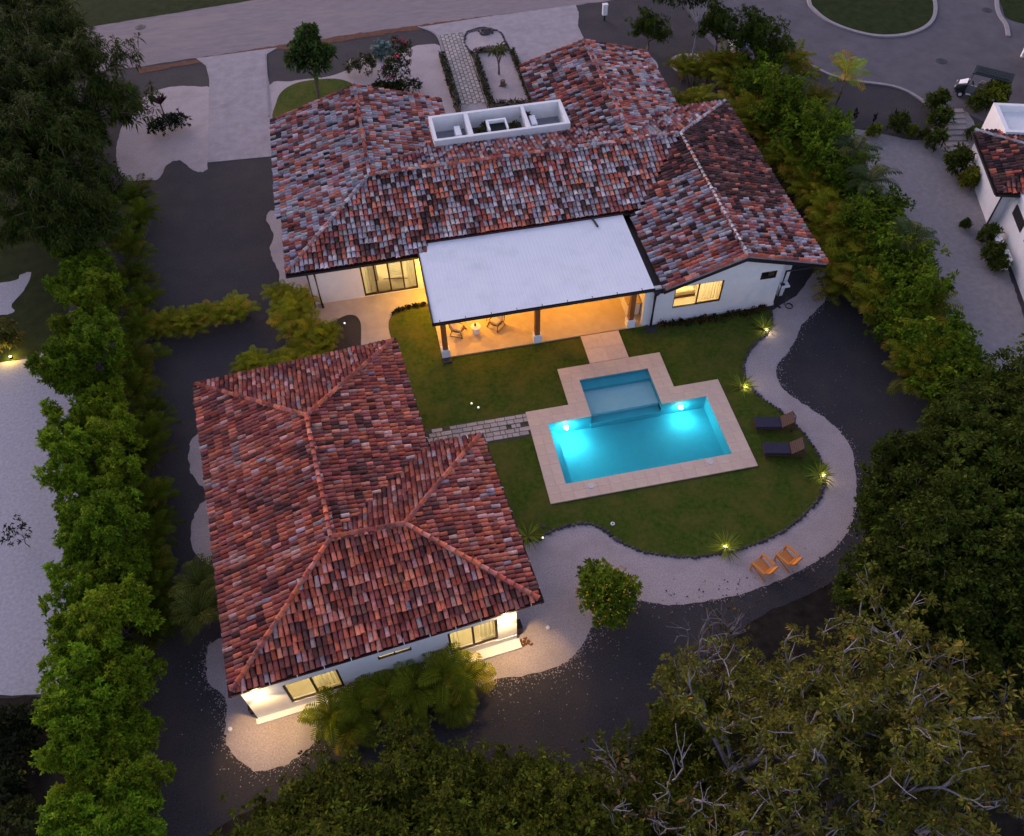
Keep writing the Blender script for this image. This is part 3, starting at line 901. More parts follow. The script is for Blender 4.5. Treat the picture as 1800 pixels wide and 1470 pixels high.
def pal_upper(grey=.44, dark=.14, pink=0.0):
    def f(p, u, v):
        n1 = mnoise.noise(Vector((p[0] * .55, p[1] * .55, 3.1))); n2 = mnoise.noise(Vector((p[0] * 1.4, p[1] * .45, 9.7)))
        r = random.random()
        if r < dark + max(0, n2 - .15) * .8: return jit(random.choice(DARK))
        if random.random() < grey + .05 + n1 * .35: return jit(random.choice(GREY))
        if random.random() < .34 + pink: return jit(tuple(x * k for x, k in zip(random.choice(ROSE), (.95, 1.05, 1.15))))
        return jit(tuple(x * k for x, k in zip(random.choice(CLAY), (.86, .95, 1.05))))
    return f


def pal_lower(grey=.045, dark=.20):
    grey *= .6; dark *= .8
    def f(p, u, v):
        n2 = mnoise.noise(Vector((p[0] * .5, p[1] * .5, 2.7))) + .5 * mnoise.noise(Vector((p[0] * 1.7, p[1] * 1.7, 5.7)))
        if random.random() < dark + n2 * .45: return jit(tuple(.72 * x + .28 * y for x, y in zip(random.choice(DARK), ROSE[1])), .25)
        if random.random() < grey: return jit(tuple(.7 * x + .3 * y for x, y in zip(random.choice(GREY), ROSE[2])))
        if random.random() < .42: return jit(random.choice(ROSE), .25)
        return jit(tuple(.86 * x for x in random.choice(CLAY)))
    return f


def pal_burnt(p, u, v):
    """the east slope: black with growth towards the ridge's head, still orange lower down"""
    n1 = mnoise.noise(Vector((p[0] * .9, p[1] * .45, 1.3))) + .5 * mnoise.noise(Vector((p[0] * 2.2, p[1] * 1.2, 7.3)))
    g = (p[1] - 33.0) / 3.0
    if g + n1 * 1.5 > .2:
        return jit(random.choice(DARK), .3) if random.random() < .80 else jit(tuple(.8 * x for x in random.choice(CLAY[:3] + ROSE)))
    return pal_upper(.40, .12)(p, u, v)


def pal_ridge(p, u, v):
    r = random.random()
    return jit(random.choice(ROSE if r < .35 else CLAY if r < .75 else GREY))


def pal_ridge_pale(p, u, v):
    return jit(random.choice(GREY[:2] + ROSE[2:3] + GREY[3:]))


def beam(b, p0, p1, wd, h, drop=0.0, out=0.0):
    """a board along p0-p1, its outer face 'out' beyond the line (to the right of p0->p1), its top at the line less 'drop'"""
    p0 = np.array(p0, float); p1 = np.array(p1, float)
    d = p1 - p0; side = np.cross(d, [0, 0, 1.]); side /= np.linalg.norm(side)
    a0, a1 = p0 + side * out, p1 + side * out; c0, c1 = p0 + side * (out - wd), p1 + side * (out - wd)
    dn = np.array([0, 0, drop]); dh = np.array([0, 0, drop + h])
    return b.hexa([tuple(c0 - dh), tuple(a0 - dh), tuple(a1 - dh), tuple(c1 - dh)], [tuple(c0 - dn), tuple(a0 - dn), tuple(a1 - dn), tuple(c1 - dn)])


def gutter(parent, off, p0, p1, mat, wd=.14, h=.12, drop=.02, brackets=0, outw=None):
    """open channel along an eave; p0->p1 with the house on the left"""
    b = MB(off)
    beam(b, p0, p1, .02, h, drop, wd if outw is None else outw)
    beam(b, p0, p1, .02, h + .1, drop, .02)
    beam(b, p0, p1, wd - .021, .02, drop + h - .022, wd - .0205)
    g = b.build('gutter', mat, parent)
    p0 = np.array(p0, float); p1 = np.array(p1, float)
    if brackets:
        d = p1 - p0; side = np.cross(d, [0, 0, 1.]); side /= np.linalg.norm(side); d /= np.linalg.norm(d)
        o_ = np.array(off)
        for k in range(brackets):
            p = p0 + (p1 - p0) * (k + .5) / brackets - o_
            MB().tube([tuple(p + side * -.1 + np.array([0, 0, .07])), tuple(p + side * (wd * .6) + np.array([0, 0, .04])), tuple(p + side * (wd + .02) + np.array([0, 0, -.05]))], .018, 5).build('bracket', M['white'], g)
    return g


def wall_with_holes(b, x0, x1, y0, y1, z0, z1, holes):
    """an upright wall along x; holes = (xa, xb, za, zb)"""
    xs = sorted({x0, x1, *[h[0] for h in holes], *[h[1] for h in holes]})
    for i in range(len(xs) - 1):
        a, c = xs[i], xs[i + 1]; mid = (a + c) / 2
        hs = sorted([h for h in holes if h[0] <= mid <= h[1]], key=lambda h: h[2])
        z = z0
        for h in hs:
            if h[2] > z + 1e-4: b.bx(a, c, y0, y1, z, h[2])
            z = h[3]
        if z < z1 - 1e-4: b.bx(a, c, y0, y1, z, z1)


def window(parent, off, x0, x1, z0, z1, y, panes, fw=.06, name='window', depth=.07, bar=None):
    """glazed opening in a wall along x, frame and each pane its own piece"""
    b = MB(off)
    b.bx(x0, x1, y, y + depth, z0, z0 + fw); b.bx(x0, x1, y, y + depth, z1 - fw, z1)
    n = panes
    for k in range(n + 1):
        xc = x0 + (x1 - x0) * k / n
        a = x0 if k == 0 else x1 - fw if k == n else xc - fw / 2
        b.bx(a, a + fw, y + .002, y + depth - .002, z0 + fw, z1 - fw)
    f = b.build(name, M['frame'], parent)
    for k in range(n):
        a = x0 + (x1 - x0) * k / n + fw * .6; c = x0 + (x1 - x0) * (k + 1) / n - fw * .6
        MB(off).add([(a, y + depth / 2, z0 + fw), (c, y + depth / 2, z0 + fw), (c, y + depth / 2, z1 - fw), (a, y + depth / 2, z1 - fw)], [(0, 1, 2, 3)]).build('pane', M['glass'], f)
    return f


def curtain(parent, off, x0, x1, y, z0, z1, mat=None):
    n = max(6, int((x1 - x0) / .05)); vs = []; fs = []
    for k in range(n + 1):
        x = x0 + (x1 - x0) * k / n; yy = y + .035 * math.sin(k * 1.9)
        vs += [(x, yy, z0), (x, yy, z1)]
    for k in range(n): fs.append((2 * k, 2 * k + 2, 2 * k + 3, 2 * k + 1))
    return MB(off).add(vs, fs).build('curtain', mat or M['curtain'], parent)


def room(parent, off, x0, x1, y0, y1, z0, z1, lights, color, floor=None, name='room'):
    b = MB(off); t = .02
    b.bx(x0 - t, x0, y0, y1, z0, z1); b.bx(x1, x1 + t, y0, y1, z0, z1); b.bx(x0 - t, x1 + t, y1, y1 + t, z0, z1); b.bx(x0 - t, x1 + t, y0, y1 + t, z1, z1 + t)
    b.build('room_wall', M['room_wall'], parent)
    MB(off).bx(x0, x1, y0, y1, z0 - .03, z0).build('room_floor', floor or M['room_floor'], parent)
    for (p, e) in lights:
        lamp('room_lamp', p, e, color, .12)


# ================================================================== THE UPPER HOUSE
UH = (8.0, 40.0, 0.0)
uh = thing('main_house', 'large white villa under weathered orange and grey clay tile roofs, behind the lit terrace', 'house', UH)
W_ = MB(UH)
wall_with_holes(W_, -4.2, 1.90, 36.0, 36.2, 0, 2.95, [(-1.53, 1.51, .05, 2.36)])
W_.bx(-4.2, -4.0, 36.2, 49.6, 0, 2.95); W_.bx(-4.0, 3.8, 49.4, 49.6, 0, 2.85); W_.bx(3.6, 3.8, 44.5, 49.4, 0, 2.95)
W_.bx(3.8, 12.2, 46.2, 46.4, 0, 2.7)
W_.bx(12.2, 12.4, 46.2, 52.2, 0, 2.8); W_.bx(12.4, 18.6, 52.0, 52.2, 0, 2.8); W_.bx(18.4, 18.6, 45.0, 52.0, 0, 2.8)
W_.bx(18.6, 21.6, 45.0, 45.2, 0, 2.8); W_.bx(21.4, 21.6, 31.45, 45.0, 0, 2.95)
W_.bx(1.90, 2.05, 36.0, 36.6, 0, 2.95)
# terrace back wall and right wall
wall_with_holes(W_, 2.05, 13.4, 36.6, 36.8, 0, 2.95, [(4.0, 7.2, .05, 2.3), (8.6, 11.8, .05, 2.3)])
W_.bx(13.2, 13.4, 30.5, 36.6, 0, 2.5)
wall_with_holes(W_, 13.4, 20.6, 30.5, 30.7, 0, 2.68, [(14.63, 17.34, .96, 2.52), (19.38, 20.28, 2.06, 2.62)])
# gable above the right window wall
W_.add([(13.4, 30.5, 2.68), (20.6, 30.5, 2.68), (20.6, 30.5, 3.28), (18.1, 30.5, 4.10), (14.1, 30.5, 2.72)], [(0, 1, 2, 3, 4)])
W_.bx(20.4, 20.6, 30.7, 31.45, 0, 3.1); W_.bx(20.6, 21.6, 31.3, 31.45, 0, 2.95)
W_.build('wall', M['stucco'], uh)
MB(UH).bx(13.38, 20.62, 30.44, 30.4985, 0, .16).build('plinth', M['stucco'], uh)
zl, zr = 4.42, 4.35
RW, RE, NWA, GA, NA = (-.15, 40.95, zl), (18.1, 40.95, zr), (-.15, 50.2, zl), (18.1, 30.15, 4.30), (15.3, 52.6, 4.2)
rf = Roof(uh, UH, wd=.235, pitch=.255, row=.37)
rf.face([(-5.37, 35.65, 2.85), (-5.37, 40.6, 2.85), (-5.70, 40.6, 2.755), (-5.70, 50.1, 2.755), NWA, RW], pal_upper(.46, .12))
rf.face([RW, NWA, (5.15, 50.0, 2.83), (5.15, 46.6, 2.83), (3.95, 46.6, 3.19), (3.95, 45.05, 3.19)], pal_upper(.44, .12))
rf.face([RW, RE, (22.9, 45.75, 2.86), (19.35, 45.75, 2.91), (15.3, 41.7, 4.13), (12.25, 44.75, 3.23), (12.25, 44.0, 3.44), (3.95, 44.0, 3.44), (3.95, 45.05, 3.14)], pal_upper(.30, .06, .25))  # afterglow put into the north slope's colours: pinker, fewer dark tiles
rf.face([NA, (10.95, 52.7, 2.88), (10.95, 46.6, 2.88), (12.25, 46.6, 3.27), (12.25, 44.75, 3.27), (15.3, 41.7, 4.2)], pal_upper(.36, .26))
rf.face([NA, (15.3, 41.7, 4.2), (19.35, 45.75, 2.98), (19.75, 45.75, 2.86), (19.75, 52.5, 2.86)], pal_upper(.42, .14))
rf.face([(-5.37, 35.65, 2.85), (2.2, 35.65, 2.85), (2.2, 36.44, 3.08), (14.47, 36.44, 3.06), RE, RW], pal_upper(.47, .15))
rf.face([RE, (14.47, 36.44, 3.06), (13.85, 36.44, 2.85), (13.85, 30.15, 2.83), GA],
        lambda p, u, v: (jit(random.choice(DARK), .3) if random.random() < .72 else jit(random.choice(CLAY))) if p[1] - 36.6 + .9 * mnoise.noise(Vector((p[0], p[1], 2))) > (p[0] - 14.4) * .35 else pal_upper(.44, .13)(p, u, v))
rf.face([RE, GA, (22.87, 30.2, 2.83), (22.9, 45.75, 2.83)], pal_burnt)
rf.ridge(RW, RE, pal_ridge); rf.ridge(NWA, RW, pal_ridge)
rf.ridge((-5.30, 35.72, 2.87), RW, pal_ridge_pale)
rf.ridge(GA, RE, pal_ridge_pale); rf.ridge((22.85, 45.7, 2.85), RE, pal_ridge_pale); rf.ridge(NA, (15.3, 41.9, 4.2), pal_ridge)
rf.ridge((13.9, 30.19, 2.86), (18.1, 30.19, 4.30), lambda p, u, v: jit(random.choice(CLAY + ROSE)))
rf.ridge((22.83, 30.23, 2.85), (18.1, 30.19, 4.30), lambda p, u, v: jit(random.choice(CLAY + ROSE)))
for a_, b_ in (((10.95, 52.65, 2.9), NA), ((19.75, 52.45, 2.88), NA), ((-5.66, 50.05, 2.79), NWA), ((5.1, 49.97, 2.86), NWA)):
    rf.ridge(a_, (b_[0], b_[1] - .05, b_[2]), lambda p, u, v: jit(random.choice(CLAY + ROSE + DARK[:2])))
camw = np.array([0, 0, CAM_H])
rf.finish(np.eye(4), camw)
# boards and gutters
def board(p0, p1, wd, h, drop, out):
    q = MB(UH); beam(q, p0, p1, wd, h, drop, out); q.build('fascia', M['trim'], uh)


board((13.85, 30.15, 2.80), (18.1, 30.15, 4.24), .05, .26, 0, .03); board((18.1, 30.15, 4.24), (22.87, 30.2, 2.80), .05, .26, 0, .03)
board((22.9, 30.2, 2.80), (22.9, 45.75, 2.80), .04, .16, 0, .03)
board((-5.70, 50.1, 2.74), (-5.70, 40.6, 2.74), .04, .16, 0, .03); board((-5.37, 40.6, 2.83), (-5.37, 35.65, 2.83), .04, .16, 0, .03); board((-5.72, 40.59, 2.78), (-5.38, 40.59, 2.83), .04, .16, 0, .0)
board((-.15, 50.24, zl - .05), (-5.70, 50.14, 2.72), .05, .2, 0, 0.02); board((5.15, 50.04, 2.79), (-.15, 50.24, zl - .05), .05, .2, 0, .02)
board((15.3, 52.64, 4.16), (10.95, 52.74, 2.84), .05, .2, 0, .02); board((19.75, 52.54, 2.82), (15.3, 52.64, 4.16), .05, .2, 0, .02)
board((10.95, 52.7, 2.85), (10.95, 46.6, 2.85), .04, .16, 0, .03); board((19.75, 45.75, 2.85), (19.75, 52.5, 2.85), .04, .16, 0, .03)
board((5.15, 46.6, 2.8), (5.15, 50.0, 2.8), .04, .16, 0, .03)

gutter(uh, UH, (-5.40, 35.65, 2.82), (2.36, 35.65, 2.82), M['trim'], .16, .15)
gutter(uh, UH, (2.2, 36.44, 3.04), (13.75, 36.44, 3.03), M['trim'], .17, .14, brackets=0)
b = MB(UH); beam(b, (2.22, 35.66, 2.86), (2.22, 36.42, 3.07), .03, .24, 0, .12); b.build('fascia', M['trim'], uh)
b = MB(UH); b.bx(2.28, 13.45, 36.30, 36.39, 2.62, 2.98); b.build('flashing', M['red_trim'], uh)
# gutter between the white roof and the right wing; extra width imitates wall shade
b = MB(UH); b.bx(13.40, 13.86, 30.2, 36.3, 2.55, 2.58); b.bx(13.37, 13.40, 30.2, 36.3, 2.55, 2.70); b.bx(13.86, 13.90, 30.15, 36.4, 2.55, 2.80); b.build('valley_gutter', M['trim'], uh)
# downpipes
for pts, r_ in (([(-4.35, 35.6, 2.7), (-4.35, 35.88, 2.5), (-4.35, 35.88, .1), (-4.35, 35.6, .06)], .055), ([(-3.95, 35.55, 2.7), (-3.97, 35.92, 2.5), (-3.97, 35.92, .1), (-3.9, 35.6, .06)], .06),
                ([(13.62, 30.28, 2.5), (13.5, 30.36, 2.3), (13.5, 30.36, .1)], .075),
                ([(22.6, 30.3, 2.68), (20.72, 30.38, 2.56), (20.68, 30.38, .15), (20.9, 30.1, .06)], .06)):
    MB(UH).tube(pts, r_, 8).build('downpipe', M['trim'], uh)
b = MB(UH); b.bx(-4.32, -4.2, 35.98, 36.19, 0, 2.7); b.build('pilaster', M['stucco'], uh)
# drain cover at the foot of the downpipe
b = MB(UH); b.bx(13.1, 13.75, 29.85, 30.3, .03, .06)
for k in range(5): b.bx(13.16 + k * .11, 13.22 + k * .11, 29.9, 30.25, .06, .075)
b.build('drain_cover', M['iron'], uh)
# openings
window(uh, UH, -1.53, 1.51, .05, 2.36, 36.03, 4, .085, 'glass_door')
window(uh, UH, 14.63, 17.34, .96, 2.52, 30.54, 2, .06)
window(uh, UH, 19.38, 20.28, 2.06, 2.62, 30.54, 1, .07)
window(uh, UH, 4.0, 7.2, .05, 2.3, 36.63, 3, .07, 'glass_door'); window(uh, UH, 8.6, 11.8, .05, 2.3, 36.63, 3, .07, 'glass_door')
WARM = (1.0, .74, .34)
room(uh, UH, -3.9, 1.8, 36.25, 40.5, .05, 2.7, [((-1.3, 38.6, 2.45), 200), ((1.0, 38.2, 2.4), 160)], (1, .80, .38))
room(uh, UH, 14.0, 18.4, 30.75, 35.0, .05, 2.53, [((16.6, 32.4, 2.45), 260), ((14.6, 32.6, 2.3), 90)], (1, .72, .33))
room(uh, UH, 2.2, 13.0, 36.85, 40.5, .05, 2.7, [((5.6, 38.2, 2.4), 90), ((10.2, 38.2, 2.4), 90)], (1, .7, .3))
curtain(uh, UH, -1.45, -.85, 36.25, .1, 2.3); curtain(uh, UH, 1.0, 1.45, 36.25, .1, 2.3)
curtain(uh, UH, 16.0, 17.3, 30.85, .9, 2.5)
# louvred inner door seen through the glass
lv = MB(UH)
for k in range(17): lv.hexa([(.05, 37.2, .2 + k * .125), (.78, 37.2, .2 + k * .125), (.78, 37.28, .23 + k * .125), (.05, 37.28, .23 + k * .125)], [(.05, 37.2, .225 + k * .125), (.78, 37.2, .225 + k * .125), (.78, 37.28, .255 + k * .125), (.05, 37.28, .255 + k * .125)])
lv.bx(0, .05, 37.18, 37.3, .06, 2.4); lv.bx(.78, .83, 37.18, 37.3, .06, 2.4)
lv.build('louvred_door', M['room_wall'], uh)
MB(UH).tube([(-.35, 36.14, 1.02), (1.0, 36.14, .80)], .022, 6).build('door_bar', M['black'], uh)
bd = thing('bed', 'pale bed seen through the bedroom window of the white villa', 'bed', (15.6, 32.9, .05))
MB().box((0, 0, .28), (1.9, 1.6, .3), bev=.05).build('mattress', M['cushion'], bd); MB().box((0, 0, .08), (2.0, 1.7, .14)).build('bed_base', M['brown'], bd)
MB().box((-.98, 0, .55), (.08, 1.7, .9)).build('headboard', M['wicker'], bd)
for s_ in (-.4, .4): MB().box((-.65, s_, .5), (.4, .6, .14), bev=.05).build('pillow', M['white'], bd)
wd_ = thing('wardrobe', 'dark wardrobe standing inside the left lit room of the white villa', 'wardrobe', (-.95, 37.4, .05))
MB().box((0, 0, 1.05), (.6, .5, 2.1)).build('body', M['wicker'], wd_); MB().box((.0, -.26, 1.05), (.56, .02, 2.0)).build('door', M['room_wall'], wd_)

# ---- the plant court with parapets
b = MB(UH); X0, X1, Y0, Y1, ZT, ZF = 3.95, 12.25, 44.0, 46.62, 3.98, 2.95
t = .2
b.bx(X0, X1, Y0, Y0 + t, 2.6, ZT); b.bx(X0, X1, Y1 - t, Y1, 2.6, ZT); b.bx(X0, X0 + t, Y0 + t, Y1 - t, 2.6, ZT); b.bx(X1 - t, X1, Y0 + t, Y1 - t, 2.6, ZT)
b.bx(6.1, 6.35, Y0 + t, Y1 - t, 2.6, ZT - .004); b.bx(9.65, 9.85, Y0 + t, Y1 - t, 2.6, ZT - .004)
b.build('parapet', M['stucco'], uh)
b = MB(UH); b.bx(X0 + t, 6.1, Y0 + t, Y1 - t, 2.55, 2.95); b.bx(9.85, X1 - t, Y0 + t, Y1 - t, 2.55, 2.95); b.build('court_floor', pm('grey_screed', (.20, .20, .22), (.26, .26, .28), 4, .9), uh)
b = MB(UH); b.bx(6.35, 9.65, Y0 + t, Y1 - t, 2.5, 2.9); b.build('court_floor', pm('dark_screed', (.07, .035, .03), (.10, .055, .045), 4, .9), uh)


def ac_unit(loc, d, rz, label, fan=True):
    t_ = thing('air_conditioner', label, 'air conditioner', loc, rz, 'white units in the parapet court')
    MB().box((0, 0, d[2] / 2), d, bev=.03).build('casing', M['white'], t_)
    if fan:
        MB().lathe([(.02, 0), (d[2] * .36, 0), (d[2] * .36, .02), (.02, .03)], 16).build('fan_grille', M['iron'], t_, (0, -d[1] / 2 - .005, d[2] / 2)).rotation_euler = (R(90), 0, 0)
    return t_


ac_unit((5.55, 45.25, 2.95), (.36, .95, .72), 0, 'tall white unit against the left dividing wall of the parapet court')
ac_unit((4.5, 44.45, 2.95), (.42, .34, .36), 0, 'small low white unit in the front left corner of the parapet court', False)
ac_unit((10.25, 45.35, 2.95), (.36, .95, .72), 0, 'tall white unit beside the right dividing wall of the parapet court')
ac_unit((11.75, 44.75, 2.95), (.4, .4, .4), 0, 'small white unit in the right end of the parapet court', False)
cu = thing('condenser', 'large white condenser with a dark green grille in the middle of the parapet court', 'condenser', (7.95, 45.1, 2.9))
b = MB(); b.bx(-.62, .62, .40, .55, 0, .95); b.bx(-.62, -.48, -.5, .40, 0, .95); b.bx(.52, .62, -.5, .40, 0, .95); b.bx(-.48, .52, -.5, .40, 0, .5); b.build('casing', M['white'], cu)
for k in range(11): MB().box((.02, -.46 + k * .08, .74), (1.0, .035, .04)).build('grille_slat', M['green_paint'], cu)
MB().bx(-.47, .51, -.48, .39, .5, .66).build('grille_panel', M['green_paint'], cu)

# ---- the terrace
MB(UH).bx(2.02, 13.195, 30.42, 36.6, 0, .10).build('terrace_floor', M['floor'], uh)
zb, zf = 2.97, 2.90
rb = MB(UH)
# corrugated sheet: ribs run down the slope
xs0, xs1 = 1.78, 13.36
n = 58
prof = []
for k in range(n):
    x = xs0 + (xs1 - xs0) * k / n; dx = (xs1 - xs0) / n
    prof += [(x, 0), (x + dx * .62, 0), (x + dx * .72, .004), (x + dx * .90, .004)]
prof.append((xs1, 0))
vs = []; fs = []
yb, yf = 36.30, 30.32


def back_y(x): return 36.30 if x > 2.3 else 35.60
for (x, z) in prof:
    y2 = back_y(x); zz = zf + (zb - zf) * (y2 - yf) / (yb - yf)
    vs += [(x, yf, zf + z), (x, y2, zz + z)]
for k in range(len(prof) - 1): fs.append((2 * k, 2 * k + 2, 2 * k + 3, 2 * k + 1))
rb.add(vs, fs)
rb.build('metal_roof', M['metal_roof'], uh)
b = MB(UH); b.hexa([(xs0, yf, zf - .10), (xs1, yf, zf - .10), (xs1, 36.3, zb - .10), (xs0, 36.3, zb - .10)], [(xs0, yf, zf - .03), (xs1, yf, zf - .03), (xs1, 36.3, zb - .03), (xs0, 36.3, zb - .03)])
b.build('terrace_ceiling', M['plank'], uh)
b = MB(UH); b.bx(1.70, 1.78, 30.25, 35.62, 2.72, 2.99); b.build('fascia', M['trim'], uh)
g = gutter(uh, UH, (1.72, 30.32, 2.90), (13.4, 30.32, 2.90), M['trim'], .13, .12, drop=.0)
for k in range(9):
    x = 2.1 + k * 1.32 - UH[0]
    MB().tube([(x, 30.40 - UH[1], 2.95), (x, 30.30 - UH[1], 3.04), (x, 30.2 - UH[1], 2.98), (x, 30.17 - UH[1], 2.88)], .018, 5).build('bracket', M['trim'], g)
b = MB(UH); b.bx(2.0, 13.1, 30.42, 30.62, 2.55, 2.79); b.build('beam', M['wood'], uh)
for x in (2.25, 7.2, 12.37):
    c = MB(UH); c.box((x, 30.60, 1.55), (.27, .27, 2.0), bev=.02)
    c.build('column', M['wood'], uh)
    MB(UH).box((x, 30.60, .36), (.44, .42, .52), bev=.03).build('column_base', M['white'], uh)
b = MB(UH); b.bx(12.98, 13.19, 30.44, 30.66, 0, 2.72); b.build('pier', M['stucco'], uh)
b = MB(UH); b.bx(2.02, 2.50, 30.05, 30.40, 0.02, .10); b.build('base_stone', M['iron'], uh)
# spout on the white roof
sp = MB(UH); sp.tube([(11.55, 36.44, 3.02), (11.62, 36.2, 3.03), (11.72, 35.55, 3.02)], .06, 8); sp.build('spout', M['trim'], uh)
AMB = (1.0, .50, .03)
for (x, y, e) in ((4.6, 33.6, 310), (7.2, 35.4, 210), (9.8, 33.4, 270), (11.8, 35.0, 170)):
    MB(UH).lathe([(.02, 0), (.09, 0), (.09, .03), (.05, .05)], 12, (x, y, zf - .16)).build('ceiling_lamp', M['lamp'], uh)
    lamp('terrace_lamp', (x, y, zf - .22), e, AMB, .08)
lamp('terrace_lamp', (2.28, 30.95, 2.55), 70, AMB, .05)
lamp('terrace_lamp', (2.4, 35.2, 2.5), 700, AMB, .06)

# kitchen counter at the right end of the terrace
kc = thing('counter', 'white kitchen counter at the right end of the lit terrace', 'counter', (12.75, 32.6, .1))
MB().box((0, 0, .42), (.7, 2.6, .84)).build('body', M['white'], kc); MB().box((0, 0, .87), (.8, 2.7, .05)).build('top', M['floor'], kc)
for k in (-.8, 0, .8): MB().box((-.355, k, .42), (.02, .7, .7)).build('door', M['room_wall'], kc)

# lounge chairs with bent hoop frames
def lounge_chair(loc, rz, label):
    t_ = thing('lounge_chair', label, 'chair', loc, rz, 'wicker chairs on the terrace')
    seat = MB().lathe([(.05, .28), (.26, .30), (.36, .36), (.38, .41), (.30, .42), (.05, .37)], 18).build('seat', M['wicker'], t_, smooth=True)
    MB().box((0, .02, .43), (.56, .54, .12), bev=.05).build('cushion', M['cushion'], t_)
    c = MB().box((0, 0, 0), (.54, .12, .50), bev=.05).build('back_cushion', M['cushion'], t_, (0, .30, .66)); c.rotation_euler = (R(-24), 0, 0)
    b_ = MB(); pts = []
    for k in range(13):
        a = PI * k / 12; pts.append((-.40 * math.cos(a), .18 + .30 * math.sin(a), .40 + .56 * math.sin(a)))
    b_.tube(pts, .022, 6); b_.build('back_frame', M['brown'], t_)
    for k in (-.15, 0, .15):
        MB().tube([(k, .36, .40), (k * 1.4, .46, .90)], .014, 5).build('back_rod', M['brown'], t_)
    for sx in (-1, 1):
        for sy in (-1, 1):
            MB().tube([(sx * .28, sy * .24, .34), (sx * .36, sy * .36, 0)], .02, 6).build('leg', M['brown'], t_)
        MB().tube([(sx * .36, -.36, .02), (sx * .40, 0, .06), (sx * .36, .36, .02)], .018, 6).build('runner', M['brown'], t_)
        MB().tube([(sx * .40, .20, .42), (sx * .46, -.12, .62), (sx * .38, -.34, .44)], .02, 6).build('armrest', M['brown'], t_)
    return t_


lounge_chair((3.15, 32.05, .1), R(62), 'wicker lounge chair with cream cushions left of the round white side table')
lounge_chair((5.25, 32.1, .1), R(-48), 'wicker lounge chair with cream cushions right of the round white side table')
st_ = thing('side_table', 'round white drum side table between the two wicker chairs', 'side table', (4.1, 31.85, .1))
MB().lathe([(.17, 0), (.19, .02), (.23, .44), (.235, .46)], 20).build('drum', M['white'], st_, smooth=False); MB().lathe([(.27, .46), (.28, .475), (.28, .49), (.27, .50)], 24).build('top', M['white'], st_)
bt = thing('bottle', 'small dark blue bottle on the round white side table', 'bottle', (4.08, 31.9, .6))
MB().lathe([(.05, 0), (.055, .01), (.055, .13), (.025, .17)], 12).build('body', M['bottle'], bt); MB().lathe([(.022, .165), (.02, .23), (.024, .235), (.024, .25)], 10).build('neck', M['bottle'], bt)
# dining table
dt = thing('dining_table', 'long dark wooden dining table at the back of the lit terrace', 'table', (9.7, 34.3, .1))
for k in range(5): MB().box((0, (k - 2) * .19, .74), (2.6, .18, .04)).build('plank', M['wicker'], dt)
for sx in (-1, 1):
    for sy in (-1, 1): MB().box((sx * 1.15, sy * .38, .36), (.08, .08, .72)).build('leg', M['wicker'], dt)
MB().box((0, 0, .68), (2.3, .7, .06)).build('apron', M['wicker'], dt)


def dining_chair(loc, rz, label):
    t_ = thing('dining_chair', label, 'chair', loc, rz, 'chairs round the dining table')
    MB().lathe([(.05, .43), (.22, .43), (.23, .45), (.22, .48), (.05, .485)], 16).build('seat', M['wicker'], t_)
    pts = [(-.23 * math.cos(PI * k / 8), .10 + .17 * math.sin(PI * k / 8), .82) for k in range(9)]
    MB().tube(pts, .025, 6).build('backrest', M['wicker'], t_)
    for k in (1, 4, 7): MB().tube([(pts[k][0] * .9, pts[k][1] - .02, .46), (*pts[k][:2], .82)], .012, 5).build('back_rod', M['wicker'], t_)
    for sx in (-1, 1):
        for sy in (-1, 1): MB().tube([(sx * .15, sy * .15, .44), (sx * .21, sy * .21, 0)], .017, 5).build('leg', M['wicker'], t_)
    return t_


dining_chair((9.0, 33.35, .1), PI, 'round-seated dining chair on the pool side of the table, left of its pair')
dining_chair((9.95, 33.4, .1), PI, 'round-seated dining chair on the pool side of the table, right of its pair')
bn = thing('bench', 'low wooden bench at the left end of the terrace dining table', 'bench', (7.95, 33.6, .1))
MB().box((0, 0, .42), (.9, .42, .06)).build('seat', M['wicker'], bn)
for sx in (-.36, .36): MB().box((sx, 0, .195), (.06, .38, .39)).build('leg', M['wicker'], bn)

# wash trough on the pier at the right corner and hose
hb = thing('wash_basin', 'small grey outdoor basin on the right corner of the white villa', 'basin', (21.25, 31.05, 0))
MB().box((0, 0, .85), (.62, .42, .12), bev=.02).build('basin', M['white'], hb); MB().lathe([(.02, 0), (.12, 0), (.13, .02), (.02, .03)], 14, (-.05, -.02, .91)).build('bowl', M['iron'], hb)
MB().box((0, .1, .40), (.3, .2, .79)).build('pedestal', M['white'], hb)

# ================================================================== THE LOWER HOUSE
DYAW = R(5.88)
LO = (-.9, 21.5, 0.0)
cD, sD = math.cos(DYAW), math.sin(DYAW)


def LW(x, y, z=0.0):
    return (x * cD - y * sD, x * sD + y * cD, z)


lh = thing('guest_house', 'smaller white guest house under a dark red clay tile roof, left of the pool', 'house', LW(*LO), DYAW)
SY = 13.9
W_ = MB(LO)
holesS = [(-5.18, -3.06, .55, 2.40), (-1.50, -.17, 2.05, 2.42), (1.30, 3.32, .62, 2.58)]
wall_with_holes(W_, -6.64, 4.12, SY, SY + .2, 0, 2.78, holesS)
W_.bx(-6.64, -6.44, SY + .2, 28.9, 0, 2.8); W_.bx(3.92, 4.12, SY + .2, 21.8, 0, 2.8); W_.bx(1.75, 3.92, 21.6, 21.8, 0, 2.8); W_.bx(1.75, 1.95, 21.8, 28.9, 0, 2.8); W_.bx(-6.44, 1.75, 28.7, 28.9, 0, 2.8)
W_.build('wall', M['stucco'], lh)
MB(LO).bx(-6.72, -3.0, SY - .24, SY - .003, 0, .09).build('step', M['white'], lh)
MB(LO).bx(1.2, 4.2, SY - .42, SY - .003, 0, .14).build('step', M['white'], lh)
